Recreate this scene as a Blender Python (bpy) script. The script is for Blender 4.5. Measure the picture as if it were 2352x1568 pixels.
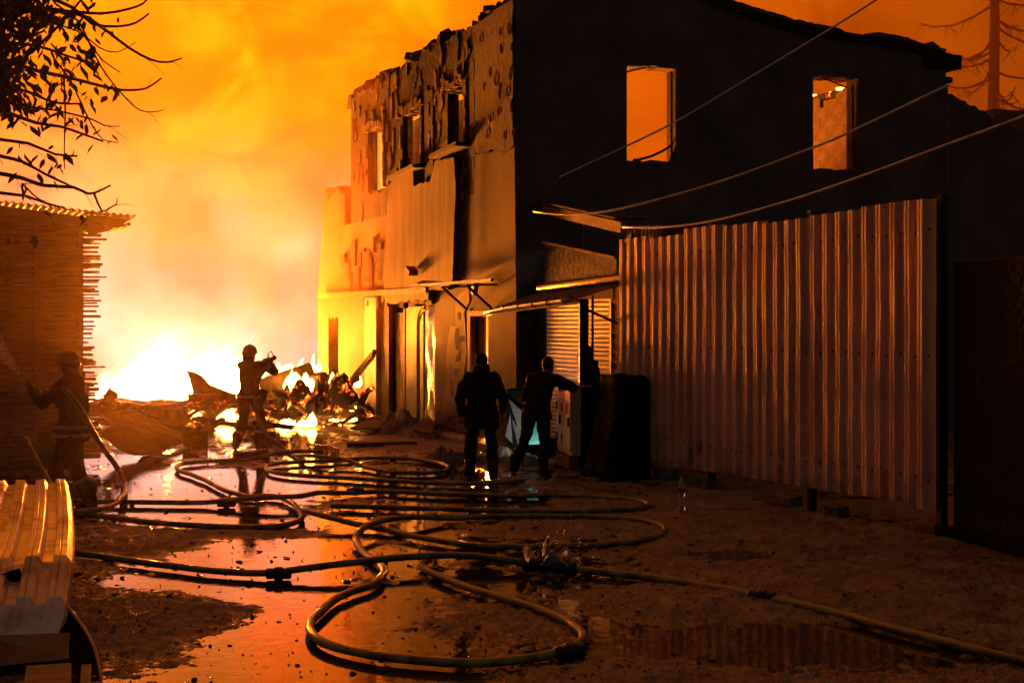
import bpy, bmesh, math, random
import numpy as np
from mathutils import Vector, Matrix, noise as mnoise

for _o in list(bpy.data.objects):
    bpy.data.objects.remove(_o)
SC = bpy.context.scene
COL = SC.collection

# ------------------------------------------------------------------ camera
# World axes: Y runs along the lane (away), X to the right, Z up.
TH = math.radians(21.94)
SN, CS = math.sin(TH), math.cos(TH)
FPX, HX, HY, EYE = 3267.0, 1176.0, 743.0, 2.25     # focal length, centre and horizon in 2352-px units
cam_data = bpy.data.cameras.new("camera")
cam = bpy.data.objects.new("camera", cam_data)
COL.objects.link(cam)
cam.location = (0, 0, EYE)
cam.rotation_euler = (math.radians(90), 0, -TH)
cam_data.sensor_width = 36
cam_data.lens = 50
cam_data.shift_y = -41 / 2352
cam_data.clip_end = 3000
SC.camera = cam

# ------------------------------------------------------------------ night sky glowing over the fire
FIRE_DIR = Vector((0.16, 0.96, 0.115)).normalized()
world = bpy.data.worlds.new("World")
SC.world = world
world.use_nodes = True
wn, wl = world.node_tree.nodes, world.node_tree.links
wn.clear()
w_out = wn.new('ShaderNodeOutputWorld')
w_bg = wn.new('ShaderNodeBackground')
w_tc = wn.new('ShaderNodeTexCoord')
w_dot = wn.new('ShaderNodeVectorMath'); w_dot.operation = 'DOT_PRODUCT'
w_dot.inputs[1].default_value = FIRE_DIR
wl.new(w_tc.outputs['Generated'], w_dot.inputs[0])
w_acos = wn.new('ShaderNodeMath'); w_acos.operation = 'ARCCOSINE'
wl.new(w_dot.outputs['Value'], w_acos.inputs[0])
w_ang = wn.new('ShaderNodeMath'); w_ang.operation = 'MULTIPLY'; w_ang.inputs[1].default_value = 1 / math.pi
wl.new(w_acos.outputs[0], w_ang.inputs[0])
# drifting smoke: low frequency noise shifts the glow
w_n1 = wn.new('ShaderNodeTexNoise'); w_n1.inputs['Scale'].default_value = 6.0; w_n1.inputs['Detail'].default_value = 5; w_n1.inputs['Distortion'].default_value = 0.9
w_n1.inputs['Roughness'].default_value = 0.5
w_map = wn.new('ShaderNodeMapping'); w_map.inputs['Location'].default_value = (1.7, 0.35, 2.35); w_map.inputs['Scale'].default_value = (1, 1, 1.25)
wl.new(w_tc.outputs['Generated'], w_map.inputs['Vector'])
wl.new(w_map.outputs[0], w_n1.inputs['Vector'])
w_n2 = wn.new('ShaderNodeTexNoise'); w_n2.inputs['Scale'].default_value = 15.0; w_n2.inputs['Detail'].default_value = 5; w_n2.inputs['Distortion'].default_value = 0.7
wl.new(w_map.outputs[0], w_n2.inputs['Vector'])
w_mx = wn.new('ShaderNodeMath'); w_mx.operation = 'MULTIPLY_ADD'; w_mx.inputs[1].default_value = 0.55
wl.new(w_n2.outputs['Fac'], w_mx.inputs[0]); wl.new(w_n1.outputs['Fac'], w_mx.inputs[2])
w_bil = wn.new('ShaderNodeMapRange'); w_bil.interpolation_type = 'SMOOTHSTEP'
w_bil.inputs[1].default_value = 0.60; w_bil.inputs[2].default_value = 0.92; w_bil.inputs[3].default_value = 0.55; w_bil.inputs[4].default_value = 1.5
wl.new(w_mx.outputs[0], w_bil.inputs[0])
w_m2 = wn.new('ShaderNodeMath'); w_m2.operation = 'MULTIPLY_ADD'
w_m2.inputs[1].default_value = 0.3; w_m2.inputs[2].default_value = -0.15
wl.new(w_n1.outputs['Fac'], w_m2.inputs[0])
w_add = wn.new('ShaderNodeMath'); w_add.operation = 'ADD'; w_add.use_clamp = True
wl.new(w_ang.outputs[0], w_add.inputs[0]); wl.new(w_m2.outputs[0], w_add.inputs[1])
w_rp = wn.new('ShaderNodeValToRGB')
el = w_rp.color_ramp.elements
el[0].position = 0.0; el[0].color = (3.1, 0.58, 0.004, 1)
el[1].position = 1.0; el[1].color = (0.045, 0.033, 0.030, 1)  # dim neutral fill added in the sky away from the fire
for p, c in ((0.045, (2.3, 0.44, 0.002)), (0.09, (1.25, 0.255, 0.0012)), (0.15, (1.05, 0.205, 0.001)),
             (0.28, (0.26, 0.055, 0.002)), (0.42, (0.09, 0.024, 0.005)), (0.56, (0.055, 0.033, 0.025)), (0.68, (0.045, 0.033, 0.030))):
    e = el.new(p); e.color = (*c, 1)
wl.new(w_add.outputs[0], w_rp.inputs[0])
wl.new(w_rp.outputs[0], w_bg.inputs['Color'])
wl.new(w_bil.outputs[0], w_bg.inputs['Strength'])
wl.new(w_bg.outputs[0], w_out.inputs['Surface'])

SC.view_settings.view_transform = 'Standard'
SC.view_settings.look = 'None'
SC.view_settings.exposure = 0.25
SC.view_settings.gamma = 1.0
SC.view_settings.use_curve_mapping = False
cy = SC.cycles
cy.use_denoising = True
cy.max_bounces = 5; cy.diffuse_bounces = 2; cy.glossy_bounces = 2; cy.transmission_bounces = 4
cy.transparent_max_bounces = 12; cy.volume_bounces = 1
cy.use_adaptive_sampling = True; cy.adaptive_threshold = 0.02; cy.adaptive_min_samples = 24
cy.sample_clamp_indirect = 6.0
cy.volume_step_rate = 2.0; cy.volume_max_steps = 128
cy.caustics_reflective = False; cy.caustics_refractive = False

FLAME_STRENGTH = 1700.0     # radiance of the flames
SMOKE_DENSITY = 0.075
VEIL_DENSITY = 0.013
SMOKE_GLOW = 0.145           # emission put into the smoke to imitate its pale firelit glow
rng = random.Random(7)

# ------------------------------------------------------------------ placing by sight line
def at(px, py, d):
    xc = (px - HX) / FPX; zc = (HY - py) / FPX
    return Vector((d * (SN + xc * CS), d * (CS - xc * SN), EYE + zc * d))
def gnd(px, py, z=0.0):
    return at(px, py, (EYE - z) * FPX / (py - HY))
def onX(px, py, X):
    return at(px, py, X / (SN + (px - HX) / FPX * CS))
def onY(px, py, Y):
    return at(px, py, Y / (CS - (px - HX) / FPX * SN))
def V(*a): return Vector(a)
UP = Vector((0, 0, 1))

# ------------------------------------------------------------------ mesh helpers
class MB:
    def __init__(self):
        self.v = []; self.f = []
    def add(self, vs, fs):
        o = len(self.v)
        self.v += [Vector(p) for p in vs]
        self.f += [tuple(i + o for i in f) for f in fs]
        return self
    def hexa(self, p):
        return self.add(p, [(0, 3, 2, 1), (4, 5, 6, 7), (0, 1, 5, 4), (1, 2, 6, 5), (2, 3, 7, 6), (3, 0, 4, 7)])
    def box(self, c, s, R=None):
        c = Vector(c); p = []
        for z in (-1, 1):
            for x, y in ((-1, -1), (1, -1), (1, 1), (-1, 1)):
                q = Vector((x * s[0] / 2, y * s[1] / 2, z * s[2] / 2))
                p.append(c + (R @ q if R else q))
        return self.hexa(p)
    def span(self, lo, hi):
        lo = Vector(lo); hi = Vector(hi)
        return self.box((lo + hi) / 2, hi - lo)
    def beam(self, p0, p1, w, h, up=UP):
        p0 = Vector(p0); p1 = Vector(p1); d = (p1 - p0).normalized()
        s = d.cross(up)
        s = s.normalized() if s.length > 1e-4 else Vector((1, 0, 0))
        u = s.cross(d).normalized()
        p = []
        for q in (p0, p1):
            for a, b in ((-1, -1), (1, -1), (1, 1), (-1, 1)):
                p.append(q + s * (a * w / 2) + u * (b * h / 2))
        return self.hexa(p)
    def tube(self, pts, r, n=8, cap=True):
        pts = [Vector(p) for p in pts]; m = len(pts)
        rs = r if isinstance(r, (list, tuple)) else [r] * m
        vs = []; fs = []
        ref = None
        for i, p in enumerate(pts):
            t = (pts[min(i + 1, m - 1)] - pts[max(i - 1, 0)])
            t = t.normalized() if t.length > 1e-9 else Vector((0, 0, 1))
            if ref is None:
                ref = t.orthogonal().normalized()
            ref = (ref - t * ref.dot(t))
            ref = ref.normalized() if ref.length > 1e-6 else t.orthogonal().normalized()
            b = t.cross(ref)
            for k in range(n):
                a = 2 * math.pi * k / n
                vs.append(p + (ref * math.cos(a) + b * math.sin(a)) * rs[i])
        for i in range(m - 1):
            for k in range(n):
                k2 = (k + 1) % n
                fs.append((i * n + k, i * n + k2, (i + 1) * n + k2, (i + 1) * n + k))
        if cap:
            fs.append(tuple(range(n - 1, -1, -1))); fs.append(tuple((m - 1) * n + k for k in range(n)))
        return self.add(vs, fs)
    def prism(self, poly, vec):
        poly = [Vector(p) for p in poly]; vec = Vector(vec); n = len(poly)
        vs = poly + [p + vec for p in poly]
        fs = [tuple(range(n - 1, -1, -1)), tuple(range(n, 2 * n))]
        for i in range(n):
            j = (i + 1) % n
            fs.append((i, j, n + j, n + i))
        return self.add(vs, fs)
    def lathe(self, c, prof, n=16, axis=None):
        c = Vector(c); R = Matrix.Identity(3)
        if axis is not None:
            R = Vector(axis).normalized().to_track_quat('Z', 'Y').to_matrix()
        vs = []; fs = []
        for r, z in prof:
            for k in range(n):
                a = 2 * math.pi * k / n
                vs.append(c + R @ Vector((r * math.cos(a), r * math.sin(a), z)))
        for i in range(len(prof) - 1):
            for k in range(n):
                k2 = (k + 1) % n
                fs.append((i * n + k, i * n + k2, (i + 1) * n + k2, (i + 1) * n + k))
        fs.append(tuple(range(n - 1, -1, -1))); fs.append(tuple((len(prof) - 1) * n + k for k in range(n)))
        return self.add(vs, fs)
    def jitter(self, amt, scale=3.0, seed=0.0):
        for p in self.v:
            q = p * scale + Vector((seed, seed * 1.7, -seed))
            p += Vector((mnoise.noise(q), mnoise.noise(q + Vector((31, 7, 3))), mnoise.noise(q + Vector((5, 77, 13))))) * amt
        return self
    def build(self, name, mat, parent=None, smooth=False, bevel=0.0, fix=True):
        me = bpy.data.meshes.new(name)
        off = parent_loc(parent)
        me.from_pydata([p - off for p in self.v], [], self.f)
        me.update()
        if fix:
            bm = bmesh.new(); bm.from_mesh(me)
            bmesh.ops.recalc_face_normals(bm, faces=bm.faces)
            bm.to_mesh(me); bm.free()
        if smooth:
            me.polygons.foreach_set('use_smooth', [True] * len(me.polygons))
        if mat is not None:
            me.materials.append(mat)
        o = bpy.data.objects.new(name, me)
        COL.objects.link(o)
        if parent is not None:
            o.parent = parent
        if bevel > 0:
            md = o.modifiers.new('bevel', 'BEVEL'); md.width = bevel; md.segments = 2; md.limit_method = 'ANGLE'
        return o

def parent_loc(parent):
    p = Vector((0, 0, 0))
    while parent is not None:
        p += parent.location; parent = parent.parent
    return p
def tag(o, label=None, cat=None, group=None, kind=None):
    if label: o['label'] = label
    if cat: o['category'] = cat
    if group: o['group'] = group
    if kind: o['kind'] = kind
    return o
def thing(name, loc, label, cat, group=None):
    o = bpy.data.objects.new(name, None)
    o.empty_display_size = 0.2
    o.location = loc
    COL.objects.link(o)
    return tag(o, label, cat, group)
def share(name, mesh, loc, rot, parent=None, scale=(1, 1, 1)):
    o = bpy.data.objects.new(name, mesh)
    COL.objects.link(o)
    o.parent = parent
    o.location = Vector(loc) - parent_loc(parent)
    o.rotation_euler = rot; o.scale = scale
    return o
def catmull(pts, step=0.08):
    pts = [Vector(p) for p in pts]
    P = [pts[0] * 2 - pts[1]] + pts + [pts[-1] * 2 - pts[-2]]
    out = []
    for i in range(1, len(P) - 2):
        a, b, c, d = P[i - 1:i + 3]
        n = max(2, int((c - b).length / step))
        for k in range(n):
            t = k / n
            out.append(0.5 * ((2 * b) + (c - a) * t + (2 * a - 5 * b + 4 * c - d) * t * t + (3 * b - a - 3 * c + d) * t ** 3))
    out.append(pts[-1])
    return out

# vectorised value noise for the terrain
_tab = np.random.RandomState(3).rand(4096)
def vnoise(x, y, seed=0):
    ix = np.floor(x).astype(np.int64); iy = np.floor(y).astype(np.int64)
    fx = x - ix; fy = y - iy
    fx = fx * fx * (3 - 2 * fx); fy = fy * fy * (3 - 2 * fy)
    def h(a, b):
        return _tab[((a * 73856093) ^ (b * 19349663) ^ (seed * 83492791)) & 4095]
    return (h(ix, iy) * (1 - fx) + h(ix + 1, iy) * fx) * (1 - fy) + (h(ix, iy + 1) * (1 - fx) + h(ix + 1, iy + 1) * fx) * fy
def fbm(x, y, oct=4, seed=0):
    s = 0; a = 0.5; t = 0
    for i in range(oct):
        s = s + a * vnoise(x * 2 ** i, y * 2 ** i, seed + i); t += a; a *= 0.5
    return s / t - 0.5

# ------------------------------------------------------------------ materials
def newmat(name):
    m = bpy.data.materials.new(name); m.use_nodes = True
    return m, m.node_tree.nodes, m.node_tree.links, m.node_tree.nodes['Principled BSDF']
def pm(name, col, col2=None, rough=0.7, rough2=None, metal=0.0, vscale=4.0, lo=0.35, hi=0.65, bump=0.3, bscale=30.0,
       stretch=(1, 1, 1), spec=0.5, vdetail=4.0, bdist=0.02):
    m, n, l, b = newmat(name)
    tc = n.new('ShaderNodeTexCoord'); mp = n.new('ShaderNodeMapping')
    mp.inputs['Scale'].default_value = stretch
    l.new(tc.outputs['Object'], mp.inputs['Vector'])
    n1 = n.new('ShaderNodeTexNoise'); n1.inputs['Scale'].default_value = vscale; n1.inputs['Detail'].default_value = vdetail
    n1.inputs['Roughness'].default_value = 0.62
    l.new(mp.outputs[0], n1.inputs['Vector'])
    rp = n.new('ShaderNodeValToRGB')
    rp.color_ramp.elements[0].position = lo; rp.color_ramp.elements[1].position = hi
    if col2 is None: col2 = tuple(c * 0.6 for c in col)
    rp.color_ramp.elements[0].color = (*col2, 1); rp.color_ramp.elements[1].color = (*col, 1)
    l.new(n1.outputs['Fac'], rp.inputs[0]); l.new(rp.outputs[0], b.inputs['Base Color'])
    b.inputs['Metallic'].default_value = metal
    b.inputs['Specular IOR Level'].default_value = spec
    if rough2 is None:
        b.inputs['Roughness'].default_value = rough
    else:
        mr = n.new('ShaderNodeMapRange'); mr.inputs[1].default_value = lo; mr.inputs[2].default_value = hi
        mr.inputs[3].default_value = rough2; mr.inputs[4].default_value = rough
        l.new(n1.outputs['Fac'], mr.inputs[0]); l.new(mr.outputs[0], b.inputs['Roughness'])
    if bump > 0:
        n2 = n.new('ShaderNodeTexNoise'); n2.inputs['Scale'].default_value = bscale; n2.inputs['Detail'].default_value = 3
        l.new(mp.outputs[0], n2.inputs['Vector'])
        bp = n.new('ShaderNodeBump'); bp.inputs['Strength'].default_value = bump; bp.inputs['Distance'].default_value = bdist
        l.new(n2.outputs['Fac'], bp.inputs['Height']); l.new(bp.outputs[0], b.inputs['Normal'])
    return m

M = {}
def mud_mat():
    m = pm('mud', (0.31, 0.245, 0.19), (0.085, 0.068, 0.055), rough=0.82, rough2=0.55, vscale=2.6, lo=0.32, hi=0.68, bump=1.0, bscale=85, bdist=0.02, vdetail=8)
    n, l = m.node_tree.nodes, m.node_tree.links; bs = n['Principled BSDF']
    tc = n.new('ShaderNodeTexCoord'); sp = n.new('ShaderNodeSeparateXYZ'); l.new(tc.outputs['Object'], sp.inputs[0])
    wet = n.new('ShaderNodeMapRange'); wet.inputs[1].default_value = 0.002; wet.inputs[2].default_value = 0.022; wet.inputs[3].default_value = 1; wet.inputs[4].default_value = 0
    l.new(sp.outputs['Z'], wet.inputs[0])
    dk = n.new('ShaderNodeMix'); dk.data_type = 'RGBA'; dk.blend_type = 'MULTIPLY'
    cl = bs.inputs['Base Color'].links[0].from_socket; l.new(cl, dk.inputs[6]); dk.inputs[7].default_value = (.5, .48, .46, 1); l.new(wet.outputs[0], dk.inputs[0]); l.new(dk.outputs[2], bs.inputs['Base Color'])
    rr = n.new('ShaderNodeMix'); rs = bs.inputs['Roughness'].links[0].from_socket; l.new(rs, rr.inputs[2]); rr.inputs[3].default_value = .2; l.new(wet.outputs[0], rr.inputs[0]); l.new(rr.outputs[0], bs.inputs['Roughness'])
    return m
M['mud'] = mud_mat()
M['facade'] = pm('scorched plaster', (0.0549, 0.0328, 0.0141), (0.0159, 0.0095, 0.0043), rough=0.9, vscale=1.1, lo=0.38, hi=0.58, bump=0.8, bscale=14, stretch=(1, 1, 0.5), bdist=0.05, vdetail=8)
M['char_wall'] = pm('charred masonry', (0.0365, 0.0205, 0.0110), (0.0060, 0.0035, 0.0025), rough=0.92, vscale=1.7, lo=0.45, hi=0.62, vdetail=9, bump=1.0, bscale=11, stretch=(1, 1, 0.5), bdist=0.08)
M['soot'] = pm('soot', (0.022, 0.018, 0.016), (0.008, 0.007, 0.007), rough=0.9, vscale=3, bump=0.8, bscale=14, bdist=0.04)
M['slab'] = pm('smooth plaster', (0.1194, 0.0753, 0.0342), (0.0549, 0.0319, 0.0142), rough=0.85, vscale=1.6, lo=0.36, hi=0.6, bump=0.3, bscale=18, stretch=(1, 3.2, 0.28), vdetail=8)
M['shop_panel'] = pm('pale shop panel', (0.2475, 0.1980, 0.1387), (0.1290, 0.0938, 0.0592), rough=0.7, vscale=1.3, lo=0.34, hi=0.56, bump=0.2, bscale=20, stretch=(1, 1, 0.5), vdetail=7)
M['plain_wall'] = pm('painted wall', (0.0799, 0.0474, 0.0201), (0.0528, 0.0303, 0.0127), rough=0.88, vscale=1.6, lo=0.36, hi=0.62, bump=0.35, bscale=60, vdetail=7)
M['edge'] = pm('broken plaster edge', (0.1465, 0.0867, 0.0368), (0.0319, 0.0182, 0.0078), rough=0.95, vscale=6, lo=0.4, hi=0.58, bump=1.0, bscale=24, bdist=0.04, vdetail=6)
M['peel'] = pm('peeling pale paint', (0.1653, 0.1055, 0.0465), (0.1146, 0.0696, 0.0294), rough=0.85, vscale=3, bump=0.4, bscale=24)
M['bright_galv'] = pm('bright bent sheet', (0.78, 0.7, 0.62), (0.34, 0.26, 0.19), rough=0.36, rough2=0.6, metal=0.6, vscale=2.5, lo=0.33, hi=0.52, bump=0.25, bscale=12, bdist=0.03)
M['dark_plate'] = pm('dark grey plate', (0.06, 0.062, 0.07), (0.035, 0.035, 0.04), rough=0.6, vscale=4, bump=0.3)
M['gable'] = pm('sooty gable render', (0.17, 0.135, 0.12), (0.05, 0.04, 0.038), rough=0.9, vscale=0.8, lo=0.3, hi=0.75, bump=0.7, bscale=12, bdist=0.03)
M['blocks'] = pm('inner blocks', (0.27, 0.17, 0.095), (0.19, 0.115, 0.065), rough=0.9, vscale=3, bump=0.4, bscale=30)
M['galv'] = pm('galvanised sheet', (0.74, 0.56, 0.45), (0.46, 0.33, 0.25), rough=0.55, metal=0.0, vscale=1.4, bump=0.12, bscale=40, stretch=(1, 1, 0.25))
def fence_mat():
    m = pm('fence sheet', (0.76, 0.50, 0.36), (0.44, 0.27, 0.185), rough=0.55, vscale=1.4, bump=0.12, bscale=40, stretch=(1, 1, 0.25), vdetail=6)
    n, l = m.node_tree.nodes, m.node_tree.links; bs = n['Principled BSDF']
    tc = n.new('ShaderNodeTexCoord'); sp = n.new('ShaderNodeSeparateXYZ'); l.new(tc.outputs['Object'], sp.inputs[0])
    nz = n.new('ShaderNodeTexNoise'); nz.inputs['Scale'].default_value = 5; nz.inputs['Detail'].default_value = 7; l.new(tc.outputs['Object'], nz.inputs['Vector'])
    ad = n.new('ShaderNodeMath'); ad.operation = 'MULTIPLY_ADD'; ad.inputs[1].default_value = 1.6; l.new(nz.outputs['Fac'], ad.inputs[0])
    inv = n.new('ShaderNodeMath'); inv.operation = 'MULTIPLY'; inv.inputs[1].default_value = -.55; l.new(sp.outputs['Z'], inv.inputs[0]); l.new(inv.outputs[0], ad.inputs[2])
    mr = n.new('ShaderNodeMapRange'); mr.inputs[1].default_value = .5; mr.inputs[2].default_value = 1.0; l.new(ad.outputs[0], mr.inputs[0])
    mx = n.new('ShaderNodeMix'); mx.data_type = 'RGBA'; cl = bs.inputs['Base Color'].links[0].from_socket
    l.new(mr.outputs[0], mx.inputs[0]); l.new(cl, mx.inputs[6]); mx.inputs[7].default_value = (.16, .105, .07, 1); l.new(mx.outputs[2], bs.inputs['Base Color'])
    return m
M['fence'] = fence_mat()
M['rust'] = pm('rusty sheet', (0.22, 0.12, 0.07), (0.10, 0.055, 0.035), rough=0.75, vscale=5, bump=0.3, bscale=40)
M['dark_metal'] = pm('dark metal', (0.03, 0.028, 0.027), (0.015, 0.014, 0.013), rough=0.45, metal=0.6, vscale=6, bump=0.1)
M['steel'] = pm('pale steel', (0.5, 0.47, 0.42), (0.32, 0.28, 0.24), rough=0.35, metal=0.8, vscale=7, bump=0.1)
M['black'] = pm('black paint', (0.010, 0.0095, 0.010), (0.006, 0.006, 0.006), spec=0.12, rough=0.9, vscale=2, bump=0.3, bscale=20)
M['tarp'] = pm('black tarpaulin', (0.011, 0.0105, 0.011), (0.006, 0.006, 0.006), spec=0.08, rough=0.95, vscale=3, bump=0.8, bscale=6, bdist=0.05)
M['wood'] = pm('raw timber', (0.34, 0.235, 0.14), (0.20, 0.13, 0.075), rough=0.8, vscale=3, stretch=(0.6, 4, 4), bump=0.4, bscale=18)
M['board'] = pm('stacked board', (0.22, 0.145, 0.085), (0.12, 0.078, 0.047), rough=0.82, vscale=4, stretch=(0.5, 3, 3), bump=0.4, bscale=20)
M['char'] = pm('charred wood', (0.05, 0.035, 0.026), (0.012, 0.009, 0.008), rough=0.85, vscale=6, stretch=(1, 1, 1), bump=1.0, bscale=16, bdist=0.04)
M['scorched_wood'] = pm('scorched wood', (0.24, 0.15, 0.085), (0.05, 0.032, 0.022), rough=0.85, vscale=3.2, bump=0.7, bscale=18, bdist=0.03)
M['hose'] = pm('wet canvas hose', (0.26, 0.20, 0.12), (0.06, 0.046, 0.03), rough=0.58, rough2=0.3, vscale=5, lo=.42, hi=.58, bump=0.25, bscale=120, spec=0.6)
M['hose_green'] = pm('olive canvas hose', (0.24, 0.23, 0.10), (0.06, 0.056, 0.03), rough=0.58, rough2=0.3, vscale=5, lo=.42, hi=.58, bump=0.25, bscale=120, spec=0.6)
M['cloth'] = pm('dark cloth', (0.02, 0.018, 0.018), (0.01, 0.009, 0.009), rough=0.9, vscale=7, bump=0.5, bscale=26)
M['fire_cloth'] = pm('turnout cloth', (0.034, 0.025, 0.018), (0.018, 0.013, 0.010), rough=0.85, vscale=6, bump=0.5, bscale=24)
M['skin'] = pm('skin', (0.42, 0.26, 0.19), (0.36, 0.21, 0.15), rough=0.55, vscale=8, bump=0.1)
M['hair'] = pm('hair', (0.02, 0.015, 0.012), (0.01, 0.008, 0.006), rough=0.6, vscale=20, bump=0.6, bscale=60)
M['boot'] = pm('rubber boot', (0.015, 0.014, 0.013), (0.01, 0.01, 0.01), rough=0.5, vscale=8, bump=0.2)
M['helmet'] = pm('helmet shell', (0.20, 0.15, 0.09), (0.13, 0.09, 0.05), rough=0.3, vscale=5, bump=0.05)
M['reflect'] = pm('reflective tape', (0.42, 0.46, 0.53), (0.2, 0.22, 0.26), rough=0.3, metal=0.3, vscale=12, bump=0.05)  # bluish colour stands in for cold light thrown back by the tape
M['shutter'] = pm('shutter slat', (0.52, 0.44, 0.33), (0.42, 0.35, 0.26), rough=0.5, vscale=2.5, bump=0.1)
M['cabinet'] = pm('cabinet paint', (0.66, 0.46, 0.20), (0.44, 0.29, 0.11), rough=0.55, vscale=3, lo=0.25, hi=0.5, bump=0.12)
M['brick'] = pm('old brick', (0.30, 0.15, 0.09), (0.16, 0.08, 0.05), rough=0.9, vscale=6, bump=0.5, bscale=30)
M['mortar'] = pm('mortar', (0.2, 0.17, 0.14), None, rough=0.95, vscale=8, bump=0.5)
M['concrete'] = pm('concrete', (0.26, 0.23, 0.2), (0.15, 0.13, 0.11), rough=0.85, vscale=3, bump=0.6, bscale=24)
M['rubble'] = pm('rubble', (0.22, 0.17, 0.13), (0.07, 0.055, 0.045), rough=0.9, vscale=5, bump=1.0, bscale=20, bdist=0.05)
M['bark'] = pm('bark', (0.055, 0.04, 0.03), (0.03, 0.022, 0.016), rough=0.9, vscale=8, bump=0.6)
M['leaf'] = pm('dry leaf', (0.11, 0.075, 0.032), (0.07, 0.05, 0.02), rough=0.6, vscale=12, bump=0.1)
M['cable'] = pm('pale cable', (0.88, 0.85, 0.8), None, rough=0.45, vscale=3, bump=0)
M['teal'] = pm('teal sheet', (0.10, 0.42, 0.37), (0.08, 0.34, 0.30), rough=0.5, vscale=3, bump=0.3, bscale=9)
M['blue'] = pm('blue plastic', (0.08, 0.32, 0.50), None, rough=0.3, vscale=3, bump=0.2)

def glassy(name, col, rough, trans, ior=1.45):
    m, n, l, b = newmat(name)
    b.inputs['Base Color'].default_value = (*col, 1); b.inputs['Roughness'].default_value = rough
    b.inputs['Transmission Weight'].default_value = trans; b.inputs['IOR'].default_value = ior
    tc = n.new('ShaderNodeTexCoord'); n2 = n.new('ShaderNodeTexNoise'); n2.inputs['Scale'].default_value = 14
    l.new(tc.outputs['Object'], n2.inputs['Vector'])
    bp = n.new('ShaderNodeBump'); bp.inputs['Strength'].default_value = 0.4; bp.inputs['Distance'].default_value = 0.02
    l.new(n2.outputs['Fac'], bp.inputs['Height']); l.new(bp.outputs[0], b.inputs['Normal'])
    return m
M['film'] = glassy('plastic film', (0.62, 0.57, 0.5), 0.22, 0.8)
M['bottle'] = glassy('clear bottle', (0.95, 0.95, 0.95), 0.05, 0.9)

def emitter(name, col, strength, sample=True):
    m = bpy.data.materials.new(name); m.use_nodes = True
    n, l = m.node_tree.nodes, m.node_tree.links
    n.clear()
    e = n.new('ShaderNodeEmission'); o = n.new('ShaderNodeOutputMaterial')
    e.inputs['Color'].default_value = (*col, 1); e.inputs['Strength'].default_value = strength
    l.new(e.outputs[0], o.inputs['Surface'])
    m.cycles.emission_sampling = 'FRONT' if sample else 'NONE'
    return m
M['flame'] = emitter('flame', (1.0, 0.235, 0.014), FLAME_STRENGTH)
def flame_gas(name, k):
    m = bpy.data.materials.new(name); m.use_nodes = True
    n, l = m.node_tree.nodes, m.node_tree.links; n.clear()
    o = n.new('ShaderNodeOutputMaterial'); v = n.new('ShaderNodeVolumePrincipled')
    v.inputs['Density'].default_value = 0.0
    v.inputs['Emission Color'].default_value = (1.0, .52, .30, 1); v.inputs['Emission Strength'].default_value = k
    l.new(v.outputs[0], o.inputs['Volume'])
    return m
M['flame_gas'] = flame_gas('flame gas', 1.3)
M['small_flame'] = emitter('small flame', (1.0, 0.36, 0.045), 30.0, sample=True)

def ember_mat():
    m, n, l, b = newmat('glowing embers')
    tc = n.new('ShaderNodeTexCoord')
    nz = n.new('ShaderNodeTexNoise'); nz.inputs['Scale'].default_value = 3.2; nz.inputs['Detail'].default_value = 7; nz.inputs['Roughness'].default_value = 0.7
    l.new(tc.outputs['Object'], nz.inputs['Vector'])
    rp = n.new('ShaderNodeValToRGB')
    rp.color_ramp.elements[0].position = 0.54; rp.color_ramp.elements[0].color = (0, 0, 0, 1)
    rp.color_ramp.elements[1].position = 0.68; rp.color_ramp.elements[1].color = (1, 0.32, 0.04, 1)
    e = rp.color_ramp.elements.new(0.6); e.color = (0.16, 0.02, 0.001, 1)
    l.new(nz.outputs['Fac'], rp.inputs[0])
    b.inputs['Base Color'].default_value = (0.035, 0.026, 0.02, 1); b.inputs['Roughness'].default_value = 0.9
    l.new(rp.outputs[0], b.inputs['Emission Color']); b.inputs['Emission Strength'].default_value = 9.0
    bp = n.new('ShaderNodeBump'); bp.inputs['Strength'].default_value = 1.0; bp.inputs['Distance'].default_value = 0.06
    l.new(nz.outputs['Fac'], bp.inputs['Height']); l.new(bp.outputs[0], b.inputs['Normal'])
    m.cycles.emission_sampling = 'NONE'
    return m
M['ember'] = ember_mat()

def water_mat():
    m, n, l, b = newmat('muddy water')
    b.inputs['Base Color'].default_value = (0.03, 0.022, 0.014, 1)
    b.inputs['Roughness'].default_value = 0.04; b.inputs['IOR'].default_value = 1.6
    tc = n.new('ShaderNodeTexCoord')
    n1 = n.new('ShaderNodeTexNoise'); n1.inputs['Scale'].default_value = 4.0; n1.inputs['Detail'].default_value = 5; n1.inputs['Distortion'].default_value = 1.6
    l.new(tc.outputs['Object'], n1.inputs['Vector'])
    bp = n.new('ShaderNodeBump'); bp.inputs['Strength'].default_value = 0.08; bp.inputs['Distance'].default_value = 0.02
    l.new(n1.outputs['Fac'], bp.inputs['Height']); l.new(bp.outputs[0], b.inputs['Normal'])
    return m
M['water'] = water_mat()

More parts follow.
